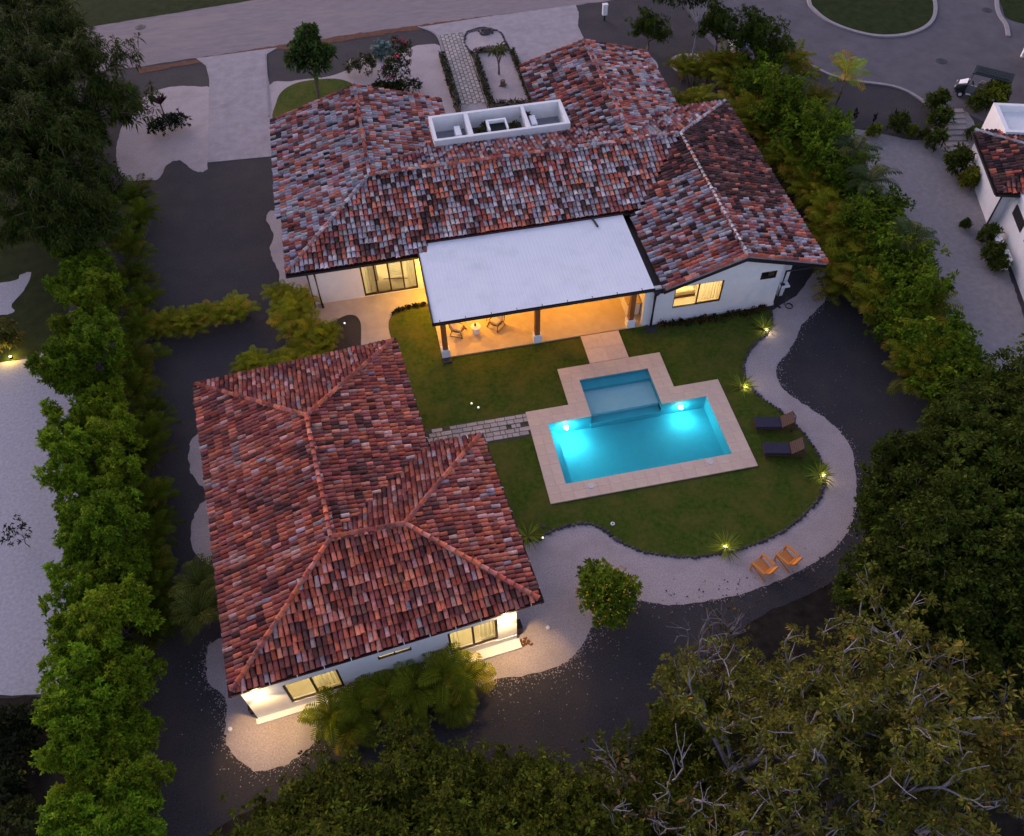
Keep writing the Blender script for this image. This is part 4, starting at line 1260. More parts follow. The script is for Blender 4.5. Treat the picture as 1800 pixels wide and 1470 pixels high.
MB(LO).bx(3.2, 4.10, SY - .03, SY - .002, .52, .57).build('ledge', M['white'], lh)
window(lh, LO, -5.18, -3.06, .55, 2.40, SY + .03, 2, .09); window(lh, LO, -1.50, -.17, 2.05, 2.42, SY + .03, 2, .055); window(lh, LO, 1.30, 3.32, .62, 2.58, SY + .03, 2, .09)
room(lh, LO, -6.3, -2.3, SY + .25, 18.2, .1, 2.72, [], WARM); room(lh, LO, -2.2, .6, SY + .25, 17.0, .1, 2.72, [], WARM); room(lh, LO, .7, 3.85, SY + .25, 18.2, .1, 2.72, [], WARM)
for (x, y, e) in ((-4.3, 15.6, 170), (-.9, 15.4, 130), (2.2, 15.8, 190)):
    lamp('room_lamp', LW(x, y, 2.4), e, (1, .83, .42), .1)
curtain(lh, LO, -4.05, -3.15, SY + .32, .4, 2.45); curtain(lh, LO, 2.62, 3.25, SY + .32, .5, 2.55); curtain(lh, LO, 1.35, 1.75, SY + .32, .5, 2.55)
pc = thing('picture', 'framed picture inside the right lit window of the guest house', 'picture', LW(2.6, 18.1, 1.5), DYAW)
MB().box((0, 0, 0), (.9, .05, .7)).build('frame', M['wicker'], pc); MB().box((0, -.03, 0), (.78, .02, .58)).build('canvas', M['cushion'], pc)
zE = 2.92
NW, NE, IN, E2, SE, SW = (-6.92, 29.58, zE), (2.72, 29.44, zE), (2.70, 22.62, zE), (5.18, 22.52, zE), (5.15, 13.99, zE), (-6.95, 13.95, zE)
RN, RS, RE2 = (-2.08, 24.78, 4.42), (-2.12, 18.42, 4.38), (.80, 18.18, 4.30)
rf = Roof(lh, LO, wd=.19, pitch=.212, row=.375)
rf.face([NW, SW, RS, RN], pal_lower(.05, .20))
rf.face([NW, RN, NE], pal_lower(.08, .10))
rf.face([NE, RN, RS, IN], pal_lower(.03, .22))
rf.face([IN, RS, RE2, E2], pal_lower(.06, .22))
rf.face([E2, RE2, SE], pal_lower(.05, .12))
rf.face([SW, SE, RE2, RS], pal_lower(.07, .26))
PRL = lambda p, u, v: jit(random.choice(CLAY[:3] + ROSE[:3] + CLAY[1:2]), .2)
rf.ridge(RS, RN, PRL); rf.ridge(RS, RE2, PRL)
for a_, b_ in ((NW, RN), (NE, RN), (SW, RS), (SE, RE2), (E2, RE2)): rf.ridge(tuple(np.array(a_) * .985 + np.array(b_) * .015), b_, PRL)
wm = np.array([[cD, -sD, 0, 0], [sD, cD, 0, 0], [0, 0, 1, 0], [0, 0, 0, 1]])
rf.finish(wm, np.array([0, 0, CAM_H]))
for p0, p1, nb in ((SW, SE, 12), (NE, NW, 7), (NW, SW, 12), (IN, NE, 6), (SE, E2, 7)):
    a, c = np.array(p0), np.array(p1); dd = (c - a) / np.linalg.norm(c - a)
    gutter(lh, LO, tuple(a - dd * .1), tuple(c + dd * .1), M['gutter'], .09 if nb == 12 else .13, .12, 0.0, nb)
gutter(lh, LO, E2, IN, M['gutter'], .13, .12, 0.0, 2)
vl = MB(LO); a, c = np.array(IN), np.array(RS); vl.tube([tuple(a + np.array([0, 0, .03])), tuple(c + np.array([0, 0, .02]))], .06, 5); vl.build('valley_flashing', M['trim'], lh)
# the two wall lamps under the front eave
for (x, e) in ((-6.18, 46), (3.72, 46)):
    b = MB(LO); b.box((x, SY - .05, 2.36), (.12, .10, .20), bev=.02); b.build('wall_lamp', M['lamp'], lh)
    lamp('wall_light', LW(x, SY - .22, 2.34), e, (1, .70, .34), .06)
    lamp('wall_downlight', LW(x, SY - .30, 2.42), e * 6.5, (1, .62, .24), .05, spot=R(108), target=LW(x + (.35 if x < 0 else -.2), SY - 1.15, 0), blend=.35)
b = MB(LO); b.bx(-6.9, -6.62, SY + .25, SY + .7, 0, .5); b.build('dark_box', M['trim'], lh)  # dark box added to stand for the shadow behind the left wall corner
b = MB(LO); b.bx(4.16, 4.45, SY + .2, SY + .62, 0, .55); b.build('dark_box', M['trim'], lh)  # dark box beside the right wall corner
for (px, py) in ((405, 1283), (963, 1105)):
    p = G(px, py); t_ = thing('ground_spotlight', 'small white ground spotlight at the %s end of the guest house front' % ('left' if px < 600 else 'right'), 'spotlight', p)
    MB().lathe([(.07, 0), (.09, .02), (.09, .10), (.06, .13)], 12).build('body', M['white'], t_)

# ================================================================== NEIGHBOURING HOUSES, RIGHT EDGE
NBY = R(-17.5)
nb0 = G(1735, 395)
nb = thing('neighbour_house', 'white house with a dark tiled roof at the right edge of the photograph', 'house', nb0, NBY)
b = MB(); b.bx(0, .2, .2, 4.9, 0, 2.75); b.bx(0, 9, 0, .2, 0, 2.75); b.bx(.2, 9, 4.7, 4.9, 0, 2.75)
b.bx(.5, .7, -9.5, 0, 0, 2.9); b.bx(.7, 9, -9.5, -9.3, 0, 2.9); b.build('wall', M['stucco'], nb)
b = MB(); b.bx(.7, 9, -9.3, 0, 2.55, 2.7); b.build('flat_roof', M['stucco'], nb)
nw = nb.matrix_basis
nr_ = Roof(nb, (0, 0, 0), .235, .26, .37)
nr_.face([(-.75, -.75, 2.85), (10, -.75, 2.85), (10, 2.2, 3.75), (2.2, 2.2, 3.75)], lambda p, u, v: jit(random.choice(DARK), .3) if random.random() < .72 or v > .9 else jit(random.choice(CLAY)))
nr_.face([(-.75, -.75, 2.85), (2.2, 2.2, 3.75), (-.75, 5.3, 2.85)], lambda p, u, v: jit(random.choice(DARK), .3) if random.random() < .85 else jit(random.choice(CLAY)))
nr_.face([(-.75, 5.3, 2.85), (2.2, 2.2, 3.75), (10, 2.2, 3.75), (10, 5.3, 2.85)], lambda p, u, v: jit(random.choice(DARK), .3) if random.random() < .8 else jit(random.choice(CLAY)))
nr_.ridge((-.7, 5.25, 2.87), (2.2, 2.2, 3.75), pal_ridge_pale)
m4 = np.array(Matrix.Translation(Vector(nb0)) @ Matrix.Rotation(NBY, 4, 'Z'))
inv = np.linalg.inv(m4)
nr_.finish(m4, (inv @ np.array([0, 0, CAM_H, 1]))[:3])
gutter(nb, (0, 0, 0), (-.75, 5.3, 2.85), (-.75, -.75, 2.85), M['trim'], .14, .13); gutter(nb, (0, 0, 0), (-.75, -.75, 2.85), (6, -.75, 2.85), M['trim'], .14, .13)
MB().tube([(.1, -.7, 2.7), (-.06, -.08, 2.5), (-.06, -.08, .1)], .055, 8).build('downpipe', M['trim'], nb)
MB().tube([(.44, -8.6, 2.8), (.44, -8.6, .1), (.2, -8.6, .05)], .06, 8).build('downpipe', M['trim'], nb)
b = MB(); b.bx(.46, .5, -2.7, -1.0, 1.7, 2.35); b.build('window', M['frame'], nb); b = MB(); b.bx(.45, .459, -2.6, -1.1, 1.77, 2.28); b.build('pane', M['black'], nb)
for k in range(3): MB().box((.46, -3.6 - k * 1.35, 1.9), (.08, .14, .2), bev=.02).build('wall_lamp', M['black'], nb)
for k in range(2):
    t_ = thing('air_conditioner', ('upper' if k == 0 else 'lower') + ' white unit of two beside the right neighbour\'s wall', 'air conditioner', tuple(nb.matrix_basis @ Vector((.0, -2.5 - k * 1.7, 0)))[:3] if False else G(*((1746, 437), (1760, 466))[k]), NBY, 'units beside the neighbour wall')
    MB().box((0, 0, .42), (.42, .95, .75), bev=.03).build('casing', M['white'], t_); MB().box((0, 0, .03), (.46, .6, .06)).build('foot', M['iron'], t_)
    MB().lathe([(.02, 0), (.28, 0), (.28, .015), (.02, .02)], 16).build('fan_grille', M['iron'], t_, (-.214, 0, .42)).rotation_euler = (0, R(-90), 0)
# white flat roof beyond it
p = G(1760, 212, 3.2)
fr_ = thing('neighbour_annex', 'white flat-roofed annex with parapets beyond the neighbour\'s tiled roof', 'house', (p[0] + 2.2, p[1] - .6, 0), NBY)
b = MB(); b.bx(-2.4, 6, -1.5, 1.6, 0, 2.9); b.build('wall', M['stucco'], fr_)
b = MB(); b.bx(-2.4, -2.15, -1.25, 1.6, 2.9, 3.35); b.bx(-2.15, 6, 1.35, 1.6, 2.9, 3.35); b.bx(-2.4, 6, -1.5, -1.25, 2.9, 3.35); b.build('parapet', M['stucco'], fr_)
b = MB(); b.bx(-.2, 6, -.6, 1.35, 2.9, 3.0); b.build('roof_step', M['white'], fr_)
# dark pergola roof at the top right
p0 = G(1768, 40, 3.0); p1 = G(1800, 160, 3.0)
pg = thing('carport_roof', 'dark tiled carport roof with white edge boards at the top right', 'carport', (p0[0] + 2.5, (p0[1] + p1[1]) / 2, 0), R(-22))
pr_ = Roof(pg, (0, 0, 0), .235, .26, .37)
dk = lambda p, u, v: jit(random.choice(DARK), .3)
pr_.face([(-1.8, -4.6, 2.7), (-1.8, 4.3, 2.7), (1.5, 4.3, 3.7), (1.5, -4.6, 3.7)], dk); pr_.face([(1.5, 4.3, 3.7), (5, 4.3, 2.7), (5, -4.6, 2.7), (1.5, -4.6, 3.7)], dk)
m4 = np.array(Matrix.Translation(pg.location) @ Matrix.Rotation(R(-22), 4, 'Z'))
pr_.finish(m4, (np.linalg.inv(m4) @ np.array([0, 0, CAM_H, 1]))[:3])
b = MB(); beam(b, (-1.83, 4.35, 2.72), (-1.83, -4.65, 2.72), .05, .2, 0, .03); b.build('fascia', M['white'], pg); b = MB(); beam(b, (-1.83, -4.65, 2.72), (1.5, -4.65, 3.72), .05, .2, 0, .03); b.build('fascia', M['white'], pg)
for x in (-1.2, 4.4):
    for y in (-4, 4): MB().box((x, y, 1.3), (.25, .25, 2.6)).build('post', M['stucco'], pg)


# ================================================================== VEGETATION
def unit(v):
    return v / np.maximum(1e-9, np.linalg.norm(v, axis=-1, keepdims=True))


def leaves(C, D, ln, wd, T, rng, droop=0.0):
    """leaf blades: base points C (n,3), directions D (n,3), lengths ln (n), widths wd (n), tints T (n,3)"""
    n = len(C)
    D = unit(D)
    side = np.cross(D, np.array([0, 0, 1.0]) + rng.normal(0, .25, (n, 3))); side = unit(side)
    nor = np.cross(side, D)
    l = ln[:, None]; w_ = wd[:, None]
    mid = C + D * l * .5 - nor * w_ * .15
    tip = C + D * l + np.array([0, 0, -1.0]) * l * droop
    V = np.stack([C, mid + side * w_ * .5 + nor * w_ * .18, tip, mid - side * w_ * .5 + nor * w_ * .18], 1).reshape(-1, 3)
    b = np.arange(n)[:, None] * 4
    F = (b + np.array([[0, 1, 2, 3]]))
    TT = np.repeat(T, 4, 0)
    return V, F, TT


def tints(n, base, rng, k=.22, alt=None, altp=0.0):
    t = np.array(base)[None] * np.maximum(.45, rng.normal(1, k, (n, 1))) * rng.uniform(.9, 1.1, (n, 3))
    if alt is not None:
        m_ = rng.random(n) < altp
        t[m_] = np.array(alt)[None] * np.maximum(.5, rng.normal(1, .2, (m_.sum(), 1)))
    return np.maximum(t, .003)


def crown_mesh(name, rng, lumps, nclus, per, ln, wd, base, alt=None, altp=0, droop=.15, spread=.9, clr=.0, up=.5, k=.22, shell=.62):
    """foliage on several overlapping lumps: (cx,cy,cz,rx,ry,rz)"""
    L_ = np.array(lumps, float)
    vol = (L_[:, 3] * L_[:, 4] * L_[:, 5]) ** .67; pick = rng.choice(len(L_), nclus, p=vol / vol.sum())
    d = unit(rng.normal(0, 1, (nclus, 3))); d[:, 2] = np.where(d[:, 2] < -.35, -d[:, 2], d[:, 2])
    rad = rng.uniform(shell, 1.03, (nclus, 1)); rad = np.where(rng.random((nclus, 1)) < .16, rng.uniform(1.0, 1.28, (nclus, 1)), rad)
    c = L_[pick, :3] + d * rad * L_[pick, 3:]
    ct = tints(nclus, base, rng, k)
    C = np.repeat(c, per, 0); dd = np.repeat(unit(d + np.array([0, 0, up])), per, 0)
    n = len(C)
    D = unit(dd * (1 - spread * .5) + unit(rng.normal(0, 1, (n, 3))) * spread)
    C = C + D * clr + rng.normal(0, .03, (n, 3))
    T = np.repeat(ct, per, 0) * np.maximum(.6, rng.normal(1, .15, (n, 1)))
    if alt is not None:
        m_ = rng.random(n) < altp; T[m_] = np.array(alt) * rng.uniform(.7, 1.3, (m_.sum(), 1))
    V, F, TT = leaves(C, D, ln * rng.uniform(.7, 1.25, n), wd * rng.uniform(.75, 1.2, n), T, rng, droop)
    return np_mesh(name, V, F, M['leaf'], TT)


def trunk_mb(h, r0, r1, rng, limbs=4, reach=1.2, lh=.6, lean=.15):
    b = MB()
    top = np.array([rng.normal(0, lean), rng.normal(0, lean), h])
    b.tube([(0, 0, -.1), tuple(top * .35 + rng.normal(0, .05, 3) * [1, 1, 0]), tuple(top * .7), tuple(top)], [r0 * 1.2, r0, (r0 + r1) / 2, r1], 8)
    for k in range(limbs):
        a = 2 * PI * k / limbs + rng.normal(0, .3); s_ = top * rng.uniform(.5, .9)
        e = s_ + np.array([math.cos(a) * reach, math.sin(a) * reach, h * lh * rng.uniform(.4, .8)])
        b.tube([tuple(s_), tuple((s_ + e) / 2 + np.array([0, 0, .1])), tuple(e)], [r1 * .8, r1 * .55, r1 * .25], 6)
    return b


def plant(name, label, cat, parts, loc, rz=0, group=None, sc=1.0):
    """parts: list of (name, mesh)"""
    t_ = thing(name, label, cat, loc, rz, group)
    t_.scale = (sc, sc, sc) if isinstance(sc, (int, float)) else sc
    for nm, me in parts:
        o = link(nm, me, t_)
        if nm in ('crown', 'fronds', 'foliage', 'blossom', 'leaves'): o['tint_me'] = 1
    return t_


def tone(t_, c):
    for ch in t_.children:
        if 'tint_me' in ch: ch.color = (*c, 1)
    return t_


def lumpy(rng, rx, rz, cz, n=7):
    L_ = [(0, 0, cz, rx * .72, rx * .72, rz * .8)]
    for k in range(n):
        a = 2 * PI * k / n + rng.normal(0, .3); q = rx * rng.uniform(.42, .62)
        L_.append((q * math.cos(a), q * math.sin(a), cz + rng.uniform(-.35, .35) * rz, rx * rng.uniform(.36, .52), rx * rng.uniform(.36, .52), rz * rng.uniform(.4, .58)))
    L_.append((rng.normal(0, .2), rng.normal(0, .2), cz + rz * .5, rx * .5, rx * .5, rz * .55))
    return L_


ORD = ['first', 'second', 'third', 'fourth', 'fifth', 'sixth', 'seventh', 'eighth', 'ninth', 'tenth', 'eleventh', 'twelfth', 'thirteenth', 'fourteenth', 'fifteenth', 'sixteenth', 'seventeenth', 'eighteenth', 'nineteenth', 'twentieth']


def rg(s): return np.random.default_rng(s)


def branch_tree(seed, H_, spread, nlimb, tw, leaf_ln, leaf_wd, base, alt, altp, per, keep=1.0, rough=.5, droop=.2, rad=.2, bare=.3, levels=4):
    """a spreading tree grown limb by limb; leaves sit in rosettes at the twig ends"""
    r_ = rg(seed)
    wood_ = MB(); ends = []

    def grow(p, d, ln, rad_, lv):
        pts = [p]; q = p; dd = d
        n = 4
        for k in range(n):
            dd = unit(dd + r_.normal(0, .16 * rough / .5, 3) + np.array([0, 0, .05]))
            q = q + dd * ln / n; pts.append(q)
        wood_.tube([tuple(x) for x in pts], [rad_ * (1 - .45 * k / n) for k in range(n + 1)], 6 if lv < 2 else 4, cap=False)
        if lv == levels:
            ends.append((q, dd)); return
        if lv >= levels - 1:
            ends.append((pts[2], dd)); ends.append((pts[3], dd))
        nb = 2 + (r_.random() < .75)
        for k in range(nb):
            a = unit(r_.normal(0, 1, 3)); a = unit(a - dd * (a @ dd))
            nd = unit(dd * r_.uniform(.7, 1.1) + a * r_.uniform(.5, 1.0) + np.array([0, 0, .14]))
            if nd[2] < -.05: nd[2] = abs(nd[2]) * .5; nd = unit(nd)
            grow(pts[-1] if k == 0 else pts[r_.integers(2, n + 1)], nd, ln * r_.uniform(.62, .86), rad_ * .58, lv + 1)
    wood_.tube([(0, 0, -.1), (r_.normal(0, .1), r_.normal(0, .1), H_ * .22), (0, 0, H_ * .42)], [rad * 1.3, rad, rad * .9], 8)
    for k in range(nlimb):
        a = 2 * PI * k / nlimb + r_.normal(0, .25); e = r_.uniform(.25, .9)
        grow(np.array([0, 0, H_ * r_.uniform(.30, .42)]), np.array([math.cos(a) * math.cos(e), math.sin(a) * math.cos(e), math.sin(e)]), spread * r_.uniform(.34, .46), rad * .6, 1)
    me_w = wood_.mesh('branches', M['pale_bark'] if tw else M['bark'], True)
    E = np.array([e[0] for e in ends]); D = np.array([e[1] for e in ends])
    m_ = r_.random(len(E)) > bare; E = E[m_]; D = D[m_]
    ex = np.repeat(E, 3, 0) + r_.normal(0, .26, (len(E) * 3, 3)); E = np.concatenate([E, ex]); D = np.concatenate([D, np.repeat(D, 3, 0)])
    nE = len(E); ct = tints(nE, base, r_, .28)
    C = np.repeat(E, per, 0); n = len(C)
    dd = unit(np.repeat(D, per, 0) * .35 + unit(r_.normal(0, 1, (n, 3))) * .9 + np.array([0, 0, .15]))
    T = np.repeat(ct, per, 0) * np.maximum(.6, r_.normal(1, .18, (n, 1)))
    q = r_.random(n) < altp; T[q] = np.array(alt) * r_.uniform(.6, 1.3, (q.sum(), 1))
    V, F, TT = leaves(C + dd * .05, dd, leaf_ln * r_.uniform(.7, 1.25, n), leaf_wd * r_.uniform(.75, 1.2, n), T, r_, droop)
    return [('branches', me_w), ('crown', np_mesh('crown', V, F, M['leaf'], TT))]


# ---- prototypes of foliage
HEDGE = []
for k in range(4):
    r_ = rg(20 + k)
    HEDGE.append([('crown', crown_mesh('crown', r_, [(r_.uniform(-1.35, 1.35), r_.uniform(-1.2, 1.2), 1.2 + 3.3 * r_.random() ** .8, r_.uniform(.25, .5), r_.uniform(.25, .5), r_.uniform(.35, .8)) for _ in range(44)], 1250, 14, .21, .08, (.135, .215, .011), (.24, .28, .016), .08, .12, .85, .02, .6, .30)),
                  ('trunk', trunk_mb(2.6, .13, .07, r_, 5, 1.1).mesh('trunk', M['bark'], True))])
BUSHY = [branch_tree(40 + k, 3.5, 2.3, 7, False, .27, .115, (.090, .145, .008), (.17, .19, .014), .06, 12, bare=.08, rad=.09, droop=.15, levels=3) for k in range(3)]
DARKT = [branch_tree(60 + k, 5.6, 4.0, 9, False, .27, .10, (.046, .068, .009), (.085, .10, .012), .08, 13, bare=.10, rad=.16, droop=.2) for k in range(3)]
FEATHER = [branch_tree(80 + k, 6.6, 4.9, 10, False, .42, .075, (.030, .046, .007), (.06, .06, .010), .10, 15, bare=.08, rad=.2, droop=.45) for k in range(3)]


def frond(b_V, b_F, b_T, origin, az, el, ln, wd, rng, tint, nl=16, curl=1.5):
    """one palm frond: arching rib with paired leaflets (appended to the lists)"""
    n = nl
    p = np.array(origin, float); pts = [p.copy()]; dirs = []
    e = el
    for k in range(n):
        d = np.array([math.cos(az) * math.cos(e), math.sin(az) * math.cos(e), math.sin(e)])
        dirs.append(d); p = p + d * ln / n; pts.append(p.copy()); e -= curl / n * (.5 + k / n)
    side0 = np.array([-math.sin(az), math.cos(az), 0])
    base = sum(len(v) for v in b_V)
    V, F, T = [], [], []
    for k in range(1, n + 1):
        t = k / n; q = pts[k - 1 if k == n else k]; d = dirs[k - 1]
        L_ = wd * (math.sin(PI * (.12 + .86 * t)) ** .7) * rng.uniform(.9, 1.1)
        for s_ in (-1, 1):
            dv = unit(side0 * s_ * .85 + d * .55 + np.array([0, 0, -.12 - .2 * rng.random()]))
            w_ = ln / n * .85
            i0 = len(V) + base
            V += [q - d * w_ * .5, q + dv * L_ * .5 - d * w_ * .4 + np.array([0, 0, .02]), q + dv * L_ + np.array([0, 0, -.1 * L_]), q + dv * L_ * .5 + d * w_ * .6 + np.array([0, 0, .02])]
            F.append((i0, i0 + 1, i0 + 2, i0 + 3)); tt = np.array(tint) * rng.uniform(.8, 1.2); T += [tt] * 4
    # the rib
    for k in range(n - 1):
        i0 = len(V) + base; w_ = .022 * (1 - k / n) + .006
        V += [pts[k] - side0 * w_, pts[k] + side0 * w_, pts[k + 1] + side0 * w_, pts[k + 1] - side0 * w_]
        F.append((i0, i0 + 1, i0 + 2, i0 + 3)); T += [np.array(tint) * 1.25] * 4
    b_V.append(np.array(V)); b_F.append(np.array(F)); b_T.append(np.array(T))


def palm_mesh(rng, stems, nf, ln, wd, tint, alt, altp, h0, nl=14, curl=1.6, el=(.5, 1.3)):
    V, F, T = [], [], []
    for (x, y, z) in stems:
        for k in range(nf):
            t_ = alt if rng.random() < altp else tint
            frond(V, F, T, (x, y, z), 2 * PI * k / nf + rng.normal(0, .35), rng.uniform(*el), ln * rng.uniform(.75, 1.15), wd, rng, np.array(t_) * rng.uniform(.75, 1.25), nl, curl)
    return np_mesh('fronds', np.concatenate(V), np.concatenate(F), M['leaf'], np.concatenate(T))


ARECA = []
for k in range(4):
    r_ = rg(100 + k)
    st = [(r_.normal(0, .28), r_.normal(0, .28), r_.uniform(.5, 1.1)) for _ in range(4)]
    sm_ = MB()
    for s_ in st: sm_.tube([(s_[0] * .5, s_[1] * .5, 0), s_], [.045, .03], 6)
    ARECA.append([('fronds', palm_mesh(r_, st, 9, 1.35, .40, (.170, .185, .010), (.28, .20, .020), .18, 0)), ('stems', sm_.mesh('stems', M['bark']))])


def single_palm(name, label, loc, nf, ln, wd, tint, alt, altp, h, seed, nl=18, curl=1.7, el=(.35, 1.25), r0=.09, cat='palm', group=None, stems=1):
    """a palm whose fronds are pieces of their own"""
    r_ = rg(seed)
    t_ = thing(name, label, cat, loc, 0, group)
    MB().tube([(0, 0, -.05), (.04, 0, h * .5), (0, 0, h)], [r0 * 1.3, r0, r0 * .8], 8).build('trunk', M['bark'], t_, smooth=True)
    for k in range(nf):
        V, F, T = [], [], []
        tt = np.array(alt if r_.random() < altp else tint) * r_.uniform(.8, 1.2)
        frond(V, F, T, (0, 0, h), 2 * PI * k / nf * (1 if nf < 14 else 2.4) + r_.normal(0, .2), r_.uniform(*el), ln * r_.uniform(.8, 1.15), wd, r_, tt, nl, curl)
        link('frond', np_mesh('frond', V[0], F[0], M['leaf'], T[0]), t_)
    return t_


# ---- the long hedge on the left
for i in range(28):
    row = i % 2; k = i // 2; t = k / 13
    py = 1480 - 1075 * t ** .93 + random.uniform(-14, 14) - (36 if row else 0)
    px = 172 - 36 * t + (30 if row else -30) * (1 - .20 * t) + random.uniform(-9, 9)
    p = G(px, py, 3.2)
    s_ = random.uniform(.66, .84) * (1 + .06 * t)
    t_ = plant('hedge_tree', 'bright green tree, %s from the bottom edge in the %s row of the left hedge' % (ORD[k], 'villa-side' if row else 'lot-side'), 'tree', HEDGE[i % 4], (p[0], p[1], 0), random.uniform(0, 6.28), 'trees of the long left hedge', (s_, s_, s_ * random.uniform(.82, 1.15)))
    g = random.uniform(.72, 1.12) * (1 if t < .7 else .8); tone(t_, (g * random.uniform(.9, 1.12), g, g))
# dark palms that line its inner side
for i in range(17):
    t = i / 16
    px = 232 + 32 * t + random.uniform(-8, 8); py = 345 + 760 * t
    p = G(px + 4, py, .9)
    t_ = plant('areca_palm', 'dark low palm, %s from the top on the driveway side of the left hedge' % ORD[i], 'palm', ARECA[i % 4], (p[0], p[1], 0), random.uniform(0, 6.28), 'palms along the long left hedge', random.uniform(.85, 1.1))
    g = random.uniform(.25, .42); tone(t_, (g, g * 1.25, g))
# ---- feathery dark trees, top left
for i, (px, py, s_, lb) in enumerate([(40, 40, 1.0, 'dark feathery tree in the top left corner of the photograph'), (135, 60, 1.0, 'dark feathery tree that overhangs the road at the top left'),
                                      (60, 150, 1.05, 'dark feathery tree at the left edge, second below the corner'), (185, 160, 1.05, 'dark feathery tree overhanging the bed with the white-flowered bush'),
                                      (120, 235, 1.0, 'dark feathery tree with yellowish tips beside the pale gravel'), (25, 250, 1.0, 'dark feathery tree at the left edge above the long hedge'),
                                      (80, 325, .85, 'small dark feathery tree where the long hedge begins'), (172, 325, .8, 'dark feathery tree over the corner of the dark drive')]):
    p = G(px - (62 if px > 110 else 25), py - 6, 5.5)
    t_ = plant('feathery_tree', lb, 'tree', FEATHER[i % 3], (p[0], p[1], 0), random.uniform(0, 6.28), None, s_)
    g = (1, 1.05, .9, 1.0, 1.3, .85, 1.2, 1.1)[i]; tone(t_, (g, g, g))
# ---- palm rows between the houses
YG = 'low yellow-green palm'
for i in range(11):
    t = i / 10; px = 258 + 172 * t; py = 578 - 40 * t + random.uniform(-4, 4)
    p = G(px, py, .9)
    t_ = plant('areca_palm', YG + ', %s from the hedge in the row crossing the dark drive' % ORD[i], 'palm', ARECA[i % 4], (p[0], p[1], 0), random.uniform(0, 6.28), 'palm row across the dark drive', random.uniform(.62, .78))
    g = .75 + .35 * t; tone(t_, (g * 1.05, g, g))
for i, (px, py) in enumerate([(490, 520), (515, 512), (533, 520), (500, 545), (522, 548), (510, 570), (535, 577), (555, 585), (572, 590), (542, 600), (560, 612), (520, 612), (500, 628), (525, 630), (545, 626)]):
    p = G(px, py, .9)
    t_ = plant('areca_palm', YG + ' of the clump beside the walk at the corner of the main house', 'palm', ARECA[(i + 1) % 4], (p[0], p[1], 0), random.uniform(0, 6.28), 'palm clump at the corner of the walk', random.uniform(.62, .82))
    g = random.uniform(.85, 1.2); tone(t_, (g * 1.05, g, g))
for i, (px, py) in enumerate([(432, 642), (452, 640), (472, 637), (492, 640)]):
    p = G(px, py, .9)
    t_ = plant('areca_palm', YG + ', %s from the left behind the back eave of the guest house' % ORD[i], 'palm', ARECA[i], (p[0], p[1], 0), i * 1.3, 'palms behind the guest house', .7)
# ---- the hedge of palms and bushy trees on the right
ppx = [(1200, 122), (1222, 130), (1248, 124), (1272, 130), (1292, 120), (1290, 160), (1306, 178), (1300, 205), (1325, 215), (1330, 240), (1352, 255), (1362, 280), (1385, 285), (1390, 310), (1412, 325), (1425, 350), (1442, 360),
       (1440, 385), (1460, 400), (1468, 425), (1490, 420), (1482, 455), (1475, 480), (1500, 475), (1520, 455), (1510, 500), (1540, 490), (1548, 520), (1560, 545), (1578, 535), (1585, 570), (1600, 595), (1622, 600), (1612, 630), (1640, 640), (1655, 665), (1625, 660),
       (1370, 235), (1455, 320), (1510, 400), (1545, 455), (1600, 540), (1405, 130), (1435, 180), (1210, 200), (1230, 192), (1195, 185), (1470, 505), (1530, 530)]
for i, (px, py) in enumerate(ppx):
    p = G(px, py, .9)
    t_ = plant('areca_palm', YG + ' of the dense row along the right side of the main house', 'palm', ARECA[i % 4], (p[0], p[1], 0), random.uniform(0, 6.28), 'palm row on the right', random.uniform(1.0, 1.4))
    g = random.uniform(.62, .95) * (.8 if py < 215 else 1); tone(t_, (g * 1.05, g, g))
for i, (px, py) in enumerate([(1345, 95), (1330, 130), (1370, 135), (1395, 165), (1365, 180), (1415, 195), (1395, 225), (1440, 215), (1450, 250), (1425, 265), (1480, 275), (1505, 305), (1540, 340), (1525, 370), (1565, 375), (1555, 405), (1560, 445), (1595, 455), (1580, 490),
                              (1612, 500), (1640, 540), (1625, 565), (1668, 590), (1700, 620), (1690, 655), (1740, 665)]):
    p = G(px, py, 2.6)
    t_ = plant('bushy_tree', 'green leafy tree of the right-hand hedge behind its row of palms', 'tree', BUSHY[i % 3], (p[0], p[1], 0), random.uniform(0, 6.28), 'leafy trees of the right hedge', (random.uniform(.75, 1.15), random.uniform(.75, 1.15), random.uniform(.7, 1.15)))
    g = random.uniform(.75, 1.15); tone(t_, (g, g, g))
g_ = [(1500, 265, 'grey-green drooping palm in the right hedge beside the pale yard', .35), (1530, 315, 'bluish dark palm leaning over the pale yard of the neighbour', .4), (1605, 420, 'dark drooping tree that bulges from the right hedge into the neighbour\'s yard', .4)]
for i, (px, py, lb, d_) in enumerate(g_):
    p = G(px, py, 2.6)
    single_palm('drooping_palm', lb, (p[0], p[1], 0), 15, 1.9, .5, (.055, .075, .028), (.10, .10, .03), .15, 2.4, 300 + i, 16, 2.0)
p = G(1486, 150, 2.6)
yp = single_palm('yellow_palm', 'bright yellow palm with a slim trunk in the dark bed by the neighbour\'s court', (*G(1468, 192)[:2], 0), 11, 1.75, .62, (.21, .28, .014), (.40, .24, .03), .10, 2.7, 320, 14, 1.15, (.15, 1.15), .10)
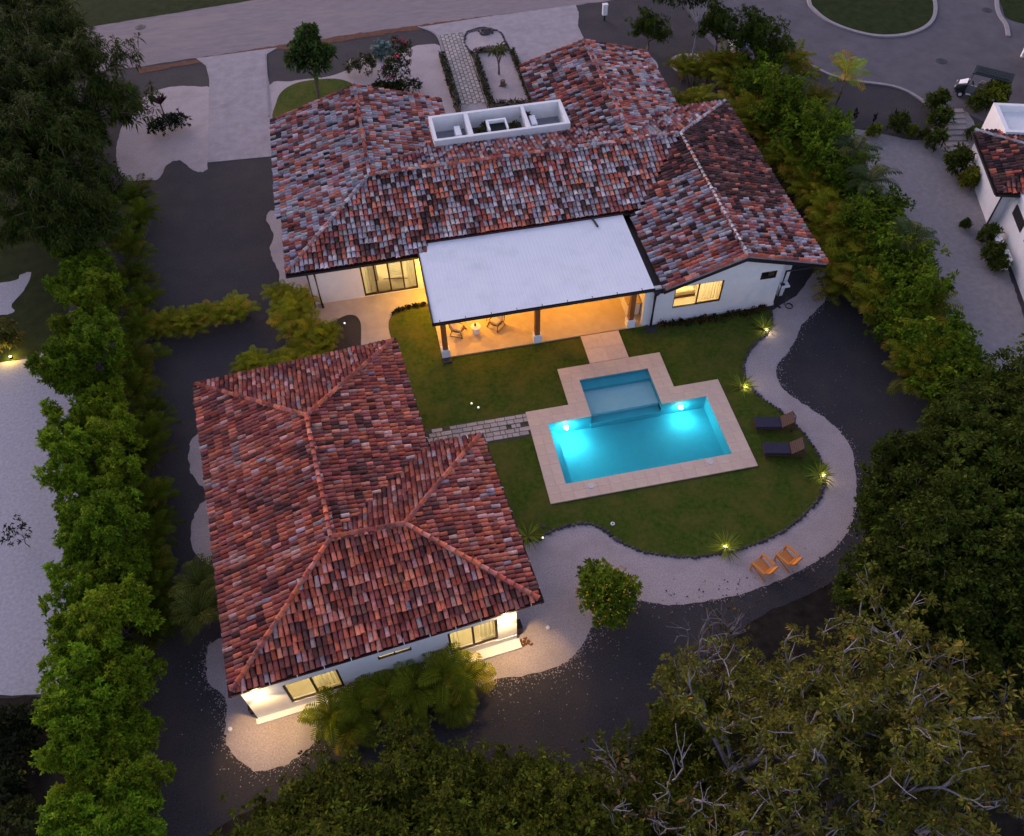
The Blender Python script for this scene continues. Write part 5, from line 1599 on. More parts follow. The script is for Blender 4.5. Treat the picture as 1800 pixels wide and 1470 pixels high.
# ---- the dark wood on the right and the big pale-branched trees below
wood = [(1560, 775, .75), (1620, 735, .85), (1695, 705, .9), (1770, 690, 1), (1545, 840, .65), (1600, 815, .95), (1680, 790, 1.05), (1765, 780, 1.05), (1545, 905, .75), (1610, 890, 1.0), (1690, 880, 1.05), (1780, 870, 1.05), (1555, 960, .8), (1625, 965, 1.0), (1710, 970, 1.05),
        (1790, 965, 1), (1690, 1050, .95), (1770, 1060, 1.0), (1500, 1000, .6), (1590, 1030, .75)]
for i, (px, py, s_) in enumerate(wood):
    p = G(px + 74, py + 4, 4.6)
    t_ = plant('dark_tree', 'dense dark green tree of the wood along the right side of the garden', 'tree', DARKT[i % 3], (p[0], p[1], 0), random.uniform(0, 6.28), 'dark wood on the right', s_ * .86)
    g = random.uniform(.8, 1.25); tone(t_, (g, g * .98, g * .9))


OLIVE = [branch_tree(500, 6.2, 4.9, 8, True, .22, .066, (.135, .132, .022), (.32, .18, .03), .03, 14, bare=.34, rad=.20),
         branch_tree(501, 6.0, 4.7, 7, True, .22, .066, (.128, .130, .021), (.32, .18, .03), .03, 14, bare=.36, rad=.20)]
SPARSE = [branch_tree(510, 5.6, 4.6, 7, True, .32, .10, (.15, .135, .024), (.34, .18, .03), .06, 10, bare=.70, rad=.18)]
BARE = [branch_tree(520, 5.2, 4.0, 6, True, .3, .1, (.07, .06, .025), (.2, .1, .04), .1, 4, bare=.88, rad=.14)]
LOW = [branch_tree(530 + k, 4.0, 3.1, 8, False,   .24, .09, (.075, .088, .009), (.14, .14, .015), .08, 10, bare=.25, rad=.11, droop=.1) for k in range(2)]
for (px, py, k, s_, z, lb) in [(1415, 1245, OLIVE[0], .88, 5.5, 'big olive tree with pale branches, nearest to the two orange chairs'),
                               (1570, 1170, OLIVE[1], 1.0, 5.5, 'big olive tree with pale branches against the dark wood on the right'),
                               (1235, 1185, OLIVE[1], .5, 4, 'smaller pale-branched tree at the end of the gravel path'),
                               (1500, 1310, OLIVE[0], 1.05, 5.5, 'big olive tree with pale branches in the middle of the lower right corner'),
                               (1290, 1300, OLIVE[1], 1.0, 5.0, 'big olive tree with pale branches left of the one in the lower right corner'),
                               (1700, 1240, SPARSE[0], 1.0, 5.5, 'half-bare pale-branched tree at the right edge'),
                               (1400, 1430, OLIVE[1], .95, 5.0, 'olive tree cut by the bottom edge, left of the half-bare ones'),
                               (1680, 1400, SPARSE[0], .95, 5.0, 'half-bare pale-branched tree in the bottom right corner'),
                               (1790, 1330, SPARSE[0], .8, 5.5, 'half-bare pale-branched tree cut by the right edge below the others'),
                               (1215, 1130, BARE[0], .62, 4.0, 'bare pale branching tree left of the olive trees, by the gravel path'),
                               (1130, 1410, BARE[0], .95, 4.5, 'bare pale branching tree at the bottom edge among green shrubs')]:
    p = G(px + 30, py + 12, z * (s_ if s_ < 1 else 1))
    plant('branching_tree', lb, 'tree', k, (p[0], p[1], 0), random.uniform(0, 6.28), None, s_)
low = [(430, 1450, 1.0), (500, 1395, .95), (585, 1345, .95), (560, 1430, 1.0), (655, 1400, 1.0), (690, 1330, .85), (745, 1420, 1), (770, 1350, .9), (830, 1400, 1), (880, 1330, .7), (910, 1420, 1.0), (960, 1360, .85), (1010, 1440, 1), (1060, 1370, .9), (1150, 1340, .8), (1180, 1430, 1), (640, 1460, 1),
       (1230, 1210, .8), (1180, 1280, .7), (1240, 1380, .9), (850, 1465, 1), (1100, 1460, .9)]
for i, (px, py, s_) in enumerate(low + [(480, 1480, 1), (620, 1490, 1), (760, 1480, 1), (960, 1490, 1), (1060, 1500, 1)]):
    p = G(px + 8, py + (70 if px < 600 else 34), 3.2)
    t_ = plant('thicket_tree', 'low dark green tree of the thicket along the bottom edge', 'tree', LOW[i % 2], (p[0], p[1], 0), random.uniform(0, 6.28), 'thicket along the bottom edge', s_ * .84)
    g = random.uniform(.75, 1.15); tone(t_, (g, g, g))

# ---- palms in front of the guest house
for i, (px, py, ln, h, lb) in enumerate([(575, 1238, 1.5, 1.1, 'large dark palm below the left lit window of the guest house'), (625, 1215, 1.5, 1.2, 'large dark palm right of the left lit window of the guest house'),
                                         (672, 1195, 1.5, 1.1, 'large dark palm under the long narrow window of the guest house'), (725, 1190, 1.6, 1.2, 'large dark palm right of the narrow window of the guest house'),
                                         (775, 1165, 1.7, 1.5, 'tall dark palm that hides the sill of the right lit window'), (815, 1172, 1.5, 1.3, 'yellow-tipped palm at the edge of the lit gravel'), (705, 1232, 1.3, .9, 'low dark palm in front of the others below the guest house'),
                                         (610, 1262, 1.3, .9, 'low dark palm beside the lit gravel on the left'), (790, 1215, 1.2, .8, 'low palm in front of the yellow-tipped one')]):
    ln *= .86; h *= .62; p = G(px + 6, py + 22, h)
    single_palm('fan_of_palm', lb, (p[0], p[1], 0), 17, ln, .42, (.050, .078, .014), (.11, .10, .02), .12 if i != 5 else .4, h, 340 + i, 14, 1.7, (.2, 1.3), .06) if False else \
        single_palm('garden_palm', lb, (p[0], p[1], 0), 19, ln, .42, (.13, .155, .010), (.24, .20, .018), .12 if i != 5 else .4, h, 340 + i, 14, 1.7, (.2, 1.3), .06)
for (px, py, lb, sd_) in ((352, 1030, 'bushy palm against the left wall of the guest house', 360), (352, 1080, 'lower bushy palm against the left wall of the guest house', 361)):
    p = G(px, py, 1.3)
    single_palm('garden_palm', lb, (p[0], p[1], 0), 20, 1.45, .42, (.085, .10, .018), (.12, .12, .02), .1, 1.3, sd_, 14, 1.8, (.2, 1.3), .06)

# ---- round bush with yellow flowers
r_ = rg(600)
rb_ = [('foliage', crown_mesh('foliage', r_, lumpy(r_, 1.35, 1.15, 1.15, 8), 520, 13, .22, .085, (.13, .185, .014), (.22, .24, .02), .1, .1, .85, .02, .6, .25))]
n = 150; d = unit(r_.normal(0, 1, (n, 3))); d[:, 2] = np.abs(d[:, 2]); sel = d * np.array([1.38, 1.38, 1.2]) + np.array([0, 0, 1.15])
V, F, TT = leaves(sel, unit(r_.normal(0, 1, (n, 3))), np.full(n, .085), np.full(n, .08), tints(n, (.55, .34, .02), r_), r_)
rb_.append(('blossom', np_mesh('blossom', V, F, M['flower'], TT))); rb_.append(('stem', trunk_mb(.9, .06, .04, r_, 4, .5).mesh('stem', M['bark'])))
p = G(1068, 1050, 1.0)
plant('flowering_bush', 'round bright green bush dotted with small yellow flowers beside the gravel path', 'bush', rb_, (p[0], p[1], 0))

# ---- spiky plants with a spotlight each
def spiky(loc, lampdir, label, lit=True, seed=0):
    r_ = rg(700 + seed); n = 46
    az = r_.uniform(0, 2 * PI, n); el = r_.uniform(.05, .95, n)
    D = np.stack([np.cos(az) * np.cos(el), np.sin(az) * np.cos(el), np.sin(el)], 1)
    t_ = thing('spiky_plant', label, 'plant', loc, 0, 'spiky plants along the lawn edge')
    V, F, TT = leaves(np.zeros((n, 3)) + np.array([0, 0, .12]) + D * .05, D, r_.uniform(.65, .95, n), np.full(n, .06), tints(n, (.18, .22, .03), r_, .15), r_, .12)
    o = link('leaves', np_mesh('leaves', V, F, M['leaf'], TT), t_)
    MB().lathe([(.07, 0), (.08, .1), (.05, .16)], 8).build('stem', M['bark'], t_)
    if lit:
        q = np.array(loc) + np.array([lampdir[0], lampdir[1], 0]) * .20
        s_ = thing('path_light', 'tiny light under the ' + label, 'light', tuple(q), 0, 'garden lights of the lawn edge')
        MB().lathe([(.035, 0), (.04, .015), (.04, .06), (.03, .065)], 10).build('body', M['black'], s_); MB().lathe([(.0, .066), (.02, .067), (.02, .075), (.01, .08)], 10).build('lens', M['lamp_soft'], s_)
        lamp('path_lamp', (q[0], q[1], .20), 15, (1, .80, .48), .02)
    return t_


SPK = [((1342, 581), (.5, -.6), 'lit spiky plant near the corner of the villa wall', True), ((1304, 684), (.9, -.1), 'lit spiky plant beside the right end of the pool', True),
       ((1439, 840), (1, -.1), 'lit spiky plant below the two dark loungers', True), ((1274, 966), (.1, .3), 'lit spiky plant on the curved lower edge of the lawn', True),
       ((928, 946), (.6, -.2), 'unlit spiky plant at the right wall of the guest house', False)]
for i, (px, dr, lb, lt) in enumerate(SPK):
    spiky((*G(*px)[:2], .03), dr, lb, lt, i)

# ---- small trees and shrubs of the front garden
r_ = rg(800)
ft = [('crown', crown_mesh('crown', r_, [(0, 0, 3.0, .9, .9, .8), (-.9, .1, 2.6, .7, .7, .6), (.9, -.1, 2.8, .75, .7, .6), (.1, .3, 3.9, .6, .6, .9), (.3, -.5, 2.5, .8, .7, .6), (-.5, .5, 3.3, .7, .6, .6)], 330, 10, .38, .17, (.050, .088, .020), (.1, .12, .03), .1, .2, .85, .02, .5, .3)),
      ('trunk', trunk_mb(2.4, .09, .06, r_, 5, .8).mesh('trunk', M['bark'], True))]
plant('lawn_tree', 'small leafy green tree on the little front lawn beside the left wing', 'tree', ft, (*G(560, 172)[:2], 0), 0, None, 1.05)
# bougainvillea and white-flowered shrubs
def flower_bush(name, label, cat, loc, seed, lumps, nclus, base, petals, npet, psz, leaf=.2):
    r_ = rg(seed)
    ps = [('foliage', crown_mesh('foliage', r_, lumps, nclus, 10, leaf, leaf * .42, base, None, 0, .15, .9, .02, .5, .35))]
    if npet:
        L_ = np.array(lumps); pick = r_.integers(0, len(L_), npet); d = unit(r_.normal(0, 1, (npet, 3))); d[:, 2] = np.abs(d[:, 2])
        c = L_[pick, :3] + d * L_[pick, 3:] * 1.03
        C = np.repeat(c, 6, 0) + r_.normal(0, psz, (npet * 6, 3)); n = len(C)
        V, F, TT = leaves(C, unit(r_.normal(0, 1, (n, 3))), np.full(n, psz * 1.5), np.full(n, psz * 1.3), tints(n, petals, r_, .2), r_)
        ps.append(('blossom', np_mesh('blossom', V, F, M['flower'], TT)))
    return plant(name, label, cat, ps, loc)


flower_bush('bougainvillea', 'tall shrub with magenta flower sprays behind the left wing roof', 'shrub', (*G(700, 150)[:2], 0), 810, [(0, 0, 1.2, 1.0, .9, .9), (.6, .3, 1.8, .6, .5, .8), (.9, .6, 2.2, .35, .35, .7), (.4, .9, 2.3, .35, .35, .8), (-.4, -.2, 1.0, .7, .6, .6)], 230, (.030, .045, .014), (.50, .018, .11), 34, .07)
flower_bush('white_shrub', 'low shrub with pale cream flower spikes left of the magenta one', 'shrub', (*G(640, 132)[:2], 0), 811, [(0, 0, .6, .8, .8, .6), (-.6, .2, .5, .6, .6, .5), (.5, .5, .7, .5, .5, .6)], 150, (.055, .06, .025), (.50, .46, .34), 26, .06)
flower_bush('silver_plant', 'silvery blue-green rosette behind the cream-flowered shrub', 'plant', (*G(672, 100)[:2], 0), 812, [(0, 0, .5, .5, .5, .4)], 60, (.20, .27, .25), (.5, .5, .45), 4, .04, .42)
flower_bush('low_shrub', 'dark low shrub at the foot of the magenta one, by the roof edge', 'shrub', (*G(715, 165)[:2], 0), 813, [(0, 0, .5, 1.1, .6, .5), (-.9, -.1, .5, .7, .6, .5), (-1.7, .2, .5, .7, .6, .45)], 240, (.022, .032, .010), (.3, .02, .03), 6, .05)
flower_bush('white_bush', 'dark bush with small white flowers on the pale gravel, upper left', 'bush', (*G(300, 232)[:2], 0), 814, [(0, 0, .5, .9, .6, .55), (.7, .3, .6, .6, .5, .5), (-.7, 0, .5, .6, .5, .45)], 200, (.016, .026, .010), (.6, .6, .55), 30, .035)
tp = thing('ti_plant', 'dark purple plant with long upright leaves behind the white-flowered bush', 'plant', (*G(290, 205)[:2], 0))
r_ = rg(815); n = 16; az = r_.uniform(0, 6.28, n); el = r_.uniform(.7, 1.3, n)
V, F, TT = leaves(np.zeros((n, 3)) + [0, 0, .9], np.stack([np.cos(az) * np.cos(el), np.sin(az) * np.cos(el), np.sin(el)], 1), r_.uniform(.8, 1.2, n), np.full(n, .22), tints(n, (.045, .018, .024), r_), r_, .1)
link('leaves', np_mesh('leaves', V, F, M['leaf'], TT), tp); MB().tube([(0, 0, 0), (0, 0, 1)], .05, 6).build('stem', M['bark'], tp)


def box_hedge(label, pts, wd, h, seed, base=(.026, .034, .012), n_per=60, group=None):
    r_ = rg(seed); pts = [np.array(p) for p in pts]; C = []
    for a, b in zip(pts[:-1], pts[1:]):
        L_ = np.linalg.norm(b - a); k = int(L_ * n_per)
        t = r_.random(k)[:, None]; d = (b - a) / L_; s_ = np.array([-d[1], d[0]])
        q = a + (b - a) * t + s_ * r_.uniform(-wd / 2, wd / 2, (k, 1))
        C.append(np.concatenate([q, (h * np.sqrt(r_.random(k)))[:, None]], 1))
    C = np.concatenate(C); org = np.array([*pts[0], 0]); C = C - org
    C = np.repeat(C, 4, 0); n = len(C)
    D = unit(r_.normal(0, 1, (n, 3)) + [0, 0, .7])
    V, F, TT = leaves(C, D, r_.uniform(.09, .17, n), r_.uniform(.05, .08, n), tints(n, base, r_, .35), r_)
    t_ = thing('clipped_hedge', label, 'hedge', tuple(org), 0, group)
    link('foliage', np_mesh('foliage', V, F, M['leaf'], TT), t_)
    b = MB()
    for a, c in zip(pts[:-1], pts[1:]):
        d = (c - a) / np.linalg.norm(c - a); s_ = np.array([-d[1], d[0]]) * wd * .36
        q = [a + s_ - org[:2], a - s_ - org[:2], c - s_ - org[:2], c + s_ - org[:2]]
        b.hexa([(x[0], x[1], 0) for x in q], [(x[0], x[1], h * .6) for x in q])
    b.build('twigs', M['bark'], t_)
    return t_


box_hedge('straight clipped hedge between the pale gravel and the entry walk', gp([(777, 102), (806, 198)]), .5, .5, 820)
box_hedge('left side of the clipped hedge round the garden plot', gp([(833, 97), (865, 193)]), .5, .45, 821)
box_hedge('near side of the clipped hedge round the garden plot', gp([(868, 190), (930, 184)]), .45, .45, 822)
box_hedge('right side of the clipped hedge round the garden plot', gp([(934, 182), (899, 92)]), .4, .4, 823)
box_hedge('far side of the clipped hedge round the garden plot', gp([(836, 94), (895, 88)]), .35, .4, 824)
box_hedge('low dark strip of plants along the upper left edge of the pool lawn', gp([(690, 555), (702, 547), (722, 541), (748, 537)]), .2, .14, 825)
# bare frangipani
r_ = rg(830); fb_ = MB()
def fr(p, d, L_, rd, lv, ends_):
    q = p + d * L_; fb_.tube([tuple(p), tuple((p + q) / 2 + r_.normal(0, .02, 3)), tuple(q)], [rd, rd * .85, rd * .75], 6)
    if lv == 3: ends_.append(q); return
    for k in range(2 if lv else 3):
        a = unit(r_.normal(0, 1, 3)); fr(q, unit(d + a * .55 + [0, 0, .25]), L_ * .72, rd * .7, lv + 1, ends_)
ends_ = []; fr(np.array([0, 0, 0.]), np.array([0, 0, 1.]), .65, .075, 0, ends_)
ft_ = thing('frangipani', 'nearly bare branching shrub with a few leaves in the front garden plot', 'tree', (*G(877, 131)[:2], 0)); ft_.scale = (1.25, 1.25, 1.25)
fb_.build('branches', M['bark'], ft_)
E = np.array(ends_)[:9]; C = np.repeat(E, 9, 0); n = len(C); D = unit(r_.normal(0, 1, (n, 3)) + [0, 0, -.1])
V, F, TT = leaves(C, D, r_.uniform(.3, .45, n), np.full(n, .12), tints(n, (.085, .095, .022), r_), r_, .3); link('leaves', np_mesh('leaves', V, F, M['leaf'], TT), ft_)
stp = thing('stump', 'short dark tree stump on the sand of the front garden plot', 'stump', (*G(884, 151)[:2], 0))
MB().lathe([(.24, 0), (.2, .06), (.17, .42), (.165, .43), (.04, .425)], 12).build('trunk', M['bark'], stp)
for k in range(4):
    a = k * 1.6 + .3; MB().tube([(.15 * math.cos(a), .15 * math.sin(a), .12), (.34 * math.cos(a), .34 * math.sin(a), 0)], [.06, .03], 5).build('root', M['bark'], stp)
# tree in the white ring, and the dark tree behind it
r_ = rg(840)
rt = [('crown', crown_mesh('crown', r_, [(-.9, .6, 4.4, 1.3, 1.0, .5), (1.0, .8, 4.5, 1.4, 1.1, .5), (0, 1.8, 4.7, 1.5, 1.0, .5), (-2.0, 1.0, 4.3, 1.0, .9, .4)], 330, 9, .3, .1, (.030, .044, .014), None, 0, .25, .9, .02, .3, .4))]
b = MB(); b.tube([(0, 0, 0), (.05, .05, 1.3), (.1, .1, 2.6)], [.11, .09, .075], 8)
for e in ((-1.6, .6, 4.3), (-.5, 1.5, 4.6), (1.2, .9, 4.5), (.5, 1.7, 4.8), (-2.2, 1.3, 4.2)):
    b.tube([(.1, .1, 2.55), (e[0] * .4, e[1] * .4, 3.7), e], [.06, .045, .02], 6)
rt.append(('trunk', b.mesh('trunk', M['pale_bark'], True)))
plant('ring_tree', 'slender pale-trunked tree standing in a ring of white stones by the road', 'tree', rt, (*G(1216, 108)[:2], 0), 0, None, 1.05)
for (px, py, s_, lb) in ((1345, 22, .85, 'dark round tree beside the white gate post at the court entrance'), (1275, -5, .75, 'dark tree at the top edge left of the court entrance'), (1150, -12, .6, 'sparse dark tree at the top edge by the road')):
    p = G(px, py, 4.4)
    t_ = plant('roadside_tree', lb, 'tree', DARKT[0], (p[0], p[1], 0), 1.0, None, s_ * .8); tone(t_, (.85, .95, .8))
gw = thing('gate_wall', 'low white gate wall with a curled end at the entrance of the court', 'wall', G(1294, 84), R(10))
b = MB(); pts = [(-.5, -1.0), (-.55, .2), (.0, .55), (.8, .5), (1.05, .1), (.8, -.25)]
for a, c in zip(pts[:-1], pts[1:]):
    a = np.array(a); c = np.array(c); d = (c - a) / np.linalg.norm(c - a); s_ = np.array([-d[1], d[0]]) * .1
    b.hexa([(*(a - s_), 0), (*(c - s_ + d * .05), 0), (*(c + s_ + d * .05), 0), (*(a + s_), 0)], [(*(a - s_), .9), (*(c - s_ + d * .05), .9), (*(c + s_ + d * .05), .9), (*(a + s_), .9)])
b.build('wall', M['stucco'], gw)
MB().box((-.52, -1.05, .55), (.3, .3, 1.1), bev=.03).build('post', M['stucco'], gw)

# ---- plants of the neighbour's yard
sh_ = flower_bush
for i, (px, py, s_, lb) in enumerate([(1640, 195, .9, 'bushy clump at the far end of the row beside the neighbour\'s stepping stones'), (1645, 225, .9, 'bushy clump second in the row beside the neighbour\'s stepping stones'), (1640, 262, .8, 'bushy clump at the near end of the row beside the stepping stones'),
                                      (1712, 195, .8, 'dark shrub right of the neighbour\'s stepping stones'), (1740, 185, 1.1, 'yellow-green shrub beside the golf cart'), (1707, 245, .6, 'small round shrub at the neighbour\'s roof edge'),
                                      (1675, 300, 1.0, 'dark shrub cluster below the stepping stones'), (1700, 328, .8, 'low shrub with yellow flowers by the neighbour\'s wall'), (1693, 402, .4, 'small lone round shrub on the pale yard'),
                                      (1732, 425, .7, 'far shrub of the row beside the white units'), (1737, 460, .75, 'near shrub of the row beside the white units'), (1750, 475, .6, 'small plant beside the lower white unit'),
                                      (1533, 240, .55, 'small upright yellow-green shrub at the edge of the neighbour\'s yard'), (1575, 232, .8, 'bushy palm-like shrub at the edge of the neighbour\'s yard'), (1600, 240, .5, 'little yellow-green shrub right of the bushy one'), (1622, 245, .45, 'little dark shrub right of the yellow-green one')]):
    r_ = rg(860 + i)
    yl = (.12, .14, .014) if i in (4, 7, 12, 14) else (.055, .075, .012)
    plant('yard_shrub', lb, 'shrub', [('foliage', crown_mesh('foliage', r_, [(0, 0, .7, .8, .7, .7), (.4, .3, .8, .5, .5, .6), (-.4, -.2, .7, .5, .5, .6)], 140, 9, .32, .11, yl, (.2, .15, .02) if i == 7 else None, .12, .2, .9, .02, .5, .35)),
                                     ('stem', trunk_mb(.5, .05, .03, r_, 3, .3).mesh('stem', M['bark']))], (*G(px, py)[:2], 0), 0, None, s_)
for i, (px, py, s_, lb) in enumerate([(1500, 215, .8, 'leftmost dark upright plant in the dark bed below the court'), (1532, 222, .7, 'second dark upright plant in the dark bed below the court'), (1565, 225, 1.0, 'tallest dark upright plant in the dark bed below the court'), (1588, 228, .6, 'short reddish upright plant at the right of the dark bed'),
                                      (1709, 318, 1.0, 'dark purple upright plant against the neighbour\'s white wall')]):
    r_ = rg(890 + i); n = 14; az = r_.uniform(0, 6.28, n); el = r_.uniform(.9, 1.45, n)
    t_ = thing('upright_plant', lb, 'plant', (*G(px, py)[:2], 0)); t_.scale = (s_, s_, s_)
    V, F, TT = leaves(np.zeros((n, 3)) + np.stack([np.zeros(n), np.zeros(n), r_.uniform(.2, .9, n)], 1), np.stack([np.cos(az) * np.cos(el), np.sin(az) * np.cos(el), np.sin(el)], 1), r_.uniform(.5, .8, n), np.full(n, .16), tints(n, (.016, .012, .016) if i != 3 else (.05, .015, .02), r_), r_, .1)
    link('leaves', np_mesh('leaves', V, F, M['leaf'], TT), t_); MB().tube([(0, 0, 0), (0, 0, 1)], .035, 6).build('stem', M['bark'], t_)
slb = thing('stepping_stones', 'row of long pale stepping slabs leading to the neighbour\'s house', 'path', (*G(1677, 240)[:2], 0), R(-10))
for k in range(9):
    p = G(1674 + k * 1.4, 196 + k * 9.8); q = slb.matrix_basis.inverted() if False else None
    dx, dy = p[0] - slb.location[0], p[1] - slb.location[1]; a = R(10)
    o = MB().box((0, 0, 0), (1.5, .42, .07), bev=.01).build('slab', M['paver'], slb, (dx * math.cos(a) - dy * math.sin(a), dx * math.sin(a) + dy * math.cos(a), .035))
    o.color = (.75, .75, .78, 1)
# ---- left edge: uplit shrub, dark bed shrubs, sprig in the lot
r_ = rg(900)
us = plant('uplit_shrub', 'shrub lit yellow by a ground lamp at the left edge', 'shrub', [('foliage', crown_mesh('foliage', r_, [(0, 0, .6, .6, .6, .55), (.2, .5, 1.0, .5, .5, .5), (.4, -.1, .6, .45, .45, .4)], 130, 9, .2, .09, (.10, .095, .02), None, 0, .2, .9, .02, .5, .3))], (*G(20, 612)[:2], 0))
q = G(20, 630); gl = thing('ground_lamp', 'glowing ground lamp at the foot of the lit shrub at the left edge', 'light', (q[0], q[1], 0))
MB().lathe([(.06, 0), (.07, .02), (.07, .12), (.05, .13)], 12).build('body', M['black'], gl); MB().lathe([(.0, .131), (.055, .132), (.055, .145), (.02, .15)], 12).build('lens', M['lamp'], gl)
lamp('ground_light', (q[0], q[1] - .02, .35), 75, (1, .66, .12), .05)
q = G(62, 1360); gl2 = thing('ground_lamp', 'hidden ground lamp that lights the foot of the long hedge at the lower left', 'light', (q[0], q[1], 0))
MB().lathe([(.06, 0), (.07, .02), (.07, .12), (.05, .13)], 12).build('body', M['black'], gl2)
lamp('ground_light', (q[0], q[1], .45), 200, (1, .68, .2), .12, spot=R(120), target=(q[0] + 1.8, q[1] + .3, 3.6), blend=.9)
for i, (px, py, s_, lb) in enumerate([(20, 1290, .9, 'dark shrub at the left edge below the pale lot'), (40, 1330, .8, 'dark shrub in the bed left of the hedge, second down'), (15, 1400, .9, 'dark shrub at the left edge near the bottom'), (35, 1455, .9, 'yellow-green shrub in the bottom left corner'), (60, 1285, .7, 'dark shrub where the pale lot meets the hedge')]):
    r_ = rg(910 + i)
    plant('bed_shrub', lb, 'shrub', [('foliage', crown_mesh('foliage', r_, [(0, 0, .7, .9, .8, .6), (.5, .3, .8, .5, .5, .6), (-.5, -.2, .7, .5, .5, .5)], 120, 9, .28, .1, (.05, .06, .014) if i == 3 else (.018, .024, .009), None, 0, .2, .9, .02, .5, .35))], (*G(px, py)[:2], 0), 0, None, s_)
r_ = rg(930)
plant('sprig', 'thin dark sprig reaching over the pale lot from the long hedge', 'plant', [('leaves', crown_mesh('leaves', r_, [(0, 0, 1.2, .5, .7, .4), (-.4, .2, 1.1, .3, .4, .2)], 34, 7, .16, .06, (.02, .026, .014), None, 0)), ('stem', trunk_mb(1.1, .02, .012, r_, 5, .5).mesh('stem', M['bark']))], (*G(52, 960)[:2], 0))
# flower bed at the foot of the right wall
r_ = rg(940)
for i in range(13):
    t = (i + .5) / 13; x = 13.9 + 6.2 * t
    t_ = flower_bush('red_flower', 'small red-flowered plant, %s from the terrace at the foot of the white wall' % ORD[i], 'plant', (x, 30.1 + random.uniform(-.15, .08), .03), 950 + i, [(0, 0, .13, .22, .18, .14)], 16, (.020, .028, .010), (.36, .02, .02), 4 + int(4 * random.random()), .035, .12)
    t_['group'] = 'red flowers along the right wall'
# entry planting, lit from the porch
for i, (x, y) in enumerate([(8.7, 48.1), (9.4, 48.3), (10.2, 48.2), (10.7, 48.4)]):
    t_ = flower_bush('entry_plant', 'low plant in porch light, %s from the left behind the parapet court' % ORD[i], 'plant', (x, y, .02), 970 + i, [(0, 0, .3, .35, .3, .3)], 40, (.06, .05, .016), (.5, .42, .3), 5, .04, .2); t_['group'] = 'porch planting'
lamp('porch_lamp', (10.6, 47.4, .5), 16, (1, .66, .3), .06); lamp('porch_lamp', (5.2, 47.4, 1.6), 10, (1, .66, .3), .06)
# pots in the parapet court
for i, (x, y, lb, c) in enumerate([(6.95, 45.0, 'leftmost red pot in the parapet court', 0), (7.3, 45.6, 'red pot with green plant just left of the condenser', 1), (9.0, 45.3, 'red pot with leafy plant right of the condenser', 1), (9.95, 46.0, 'small red pot against the right dividing wall', 2)]):
    z = 2.9 if i < 3 else 2.95
    t_ = thing('plant_pot', lb, 'pot', (x, y, z), 0, 'red pots in the parapet court')
    MB().lathe([(.14, 0), (.2, .3), (.23, .31), (.23, .36), (.19, .36), (.18, .3)], 14).build('pot', M['clay'], t_)
    r_ = rg(980 + i); link('foliage', crown_mesh('foliage', r_, [(0, 0, .5, .22, .22, .22)], 22, 7, .2, .08, (.04, .055, .018)), t_)

# ================================================================== FURNITURE AND SMALL THINGS
def lounger(loc, rz, label):
    t_ = thing('sun_lounger', label, 'sun lounger', loc, rz, 'dark loungers on the lawn')
    b = MB()
    for s_ in (-.33, .33): b.box((.2 - .20, s_, .28), (2.0, .06, .09))
    b.box((-.97, 0, .28), (.06, .66, .09)); b.box((.97, 0, .28), (.06, .66, .09)); b.build('frame', M['brown'], t_)
    for sx in (-.85, .8):
        for sy in (-.31, .31): MB().box((sx, sy, .12), (.07, .07, .24)).build('leg', M['brown'], t_)
    for k in range(9): MB().box((-.92 + k * .14, 0, .325), (.12, .62, .02)).build('slat', M['brown'], t_)
    MB().box((-.36, 0, .385), (1.25, .66, .09), bev=.03).build('mattress', M['navy'], t_)
    b = MB(); b.box((.36, 0, 0), (.74, .70, .05), bev=.015); o = b.build('backrest', M['brown'], t_, (.28, 0, .36)); o.rotation_euler = (0, R(-42), 0)
    for k in range(7):
        s_ = MB().box((.08 + k * .1, 0, .03), (.02, .66, .012)).build('weave_band', M['wicker'], o)
    for s_ in (-.28, .28): MB().tube([(.72, s_, .72), (.92, s_, .32)], .018, 6).build('prop', M['brown'], t_)
    h = MB(); h.tube([(.80, -.3, .84), (.90, 0, .86), (.80, .3, .84)], .03, 6); h.build('head_roll', M['navy'], t_)
    return t_


p = (np.array(G(1322, 745)) + np.array(G(1390, 752))) / 2; lounger((p[0] + .05, p[1] - .12, .03), R(-12), 'upper dark lounger with raised brown back, right of the pool')
p = (np.array(G(1338, 790)) + np.array(G(1406, 798))) / 2; lounger((p[0] + .05, p[1] - .12, .03), R(-13), 'lower dark lounger with raised brown back, right of the pool')


def deck_chair(loc, rz, label):
    """low slatted wooden armchair; it faces -y in its own frame"""
    t_ = thing('deck_chair', label, 'chair', loc, rz, 'orange chairs on the gravel path')
    for k in range(6):
        o = MB().box((0, 0, 0), (.52, .075, .02), bev=.004).build('seat_slat', M['orange'], t_, (0, -.25 + k * .088, .40 - k * .018)); o.rotation_euler = (R(-11), 0, 0)
    for k in range(6):
        o = MB().box((0, 0, .30), (.080, .022, .62), bev=.004).build('back_slat', M['orange'], t_, (-.225 + k * .09, .24, .30)); o.rotation_euler = (R(-30), 0, 0)
    o = MB().box((0, .02, .56), (.56, .025, .07)).build('back_rail', M['orange'], t_, (0, .25, .28)); o.rotation_euler = (R(-30), 0, 0)
    for s_ in (-1, 1):
        MB().box((s_ * .33, -.02, .60), (.115, .74, .03), bev=.008).build('armrest', M['orange'], t_)
        MB().box((s_ * .31, -.32, .295), (.05, .07, .59)).build('leg', M['orange'], t_)
        MB().tube([(s_ * .29, -.34, .38), (s_ * .29, .48, .02)], .035, 4).build('leg', M['orange'], t_)
    MB().box((0, -.355, .40), (.60, .025, .09)).build('front_rail', M['orange'], t_)
    MB().box((0, .335, .585), (.74, .05, .03)).build('arm_rail', M['orange'], t_)
    return t_


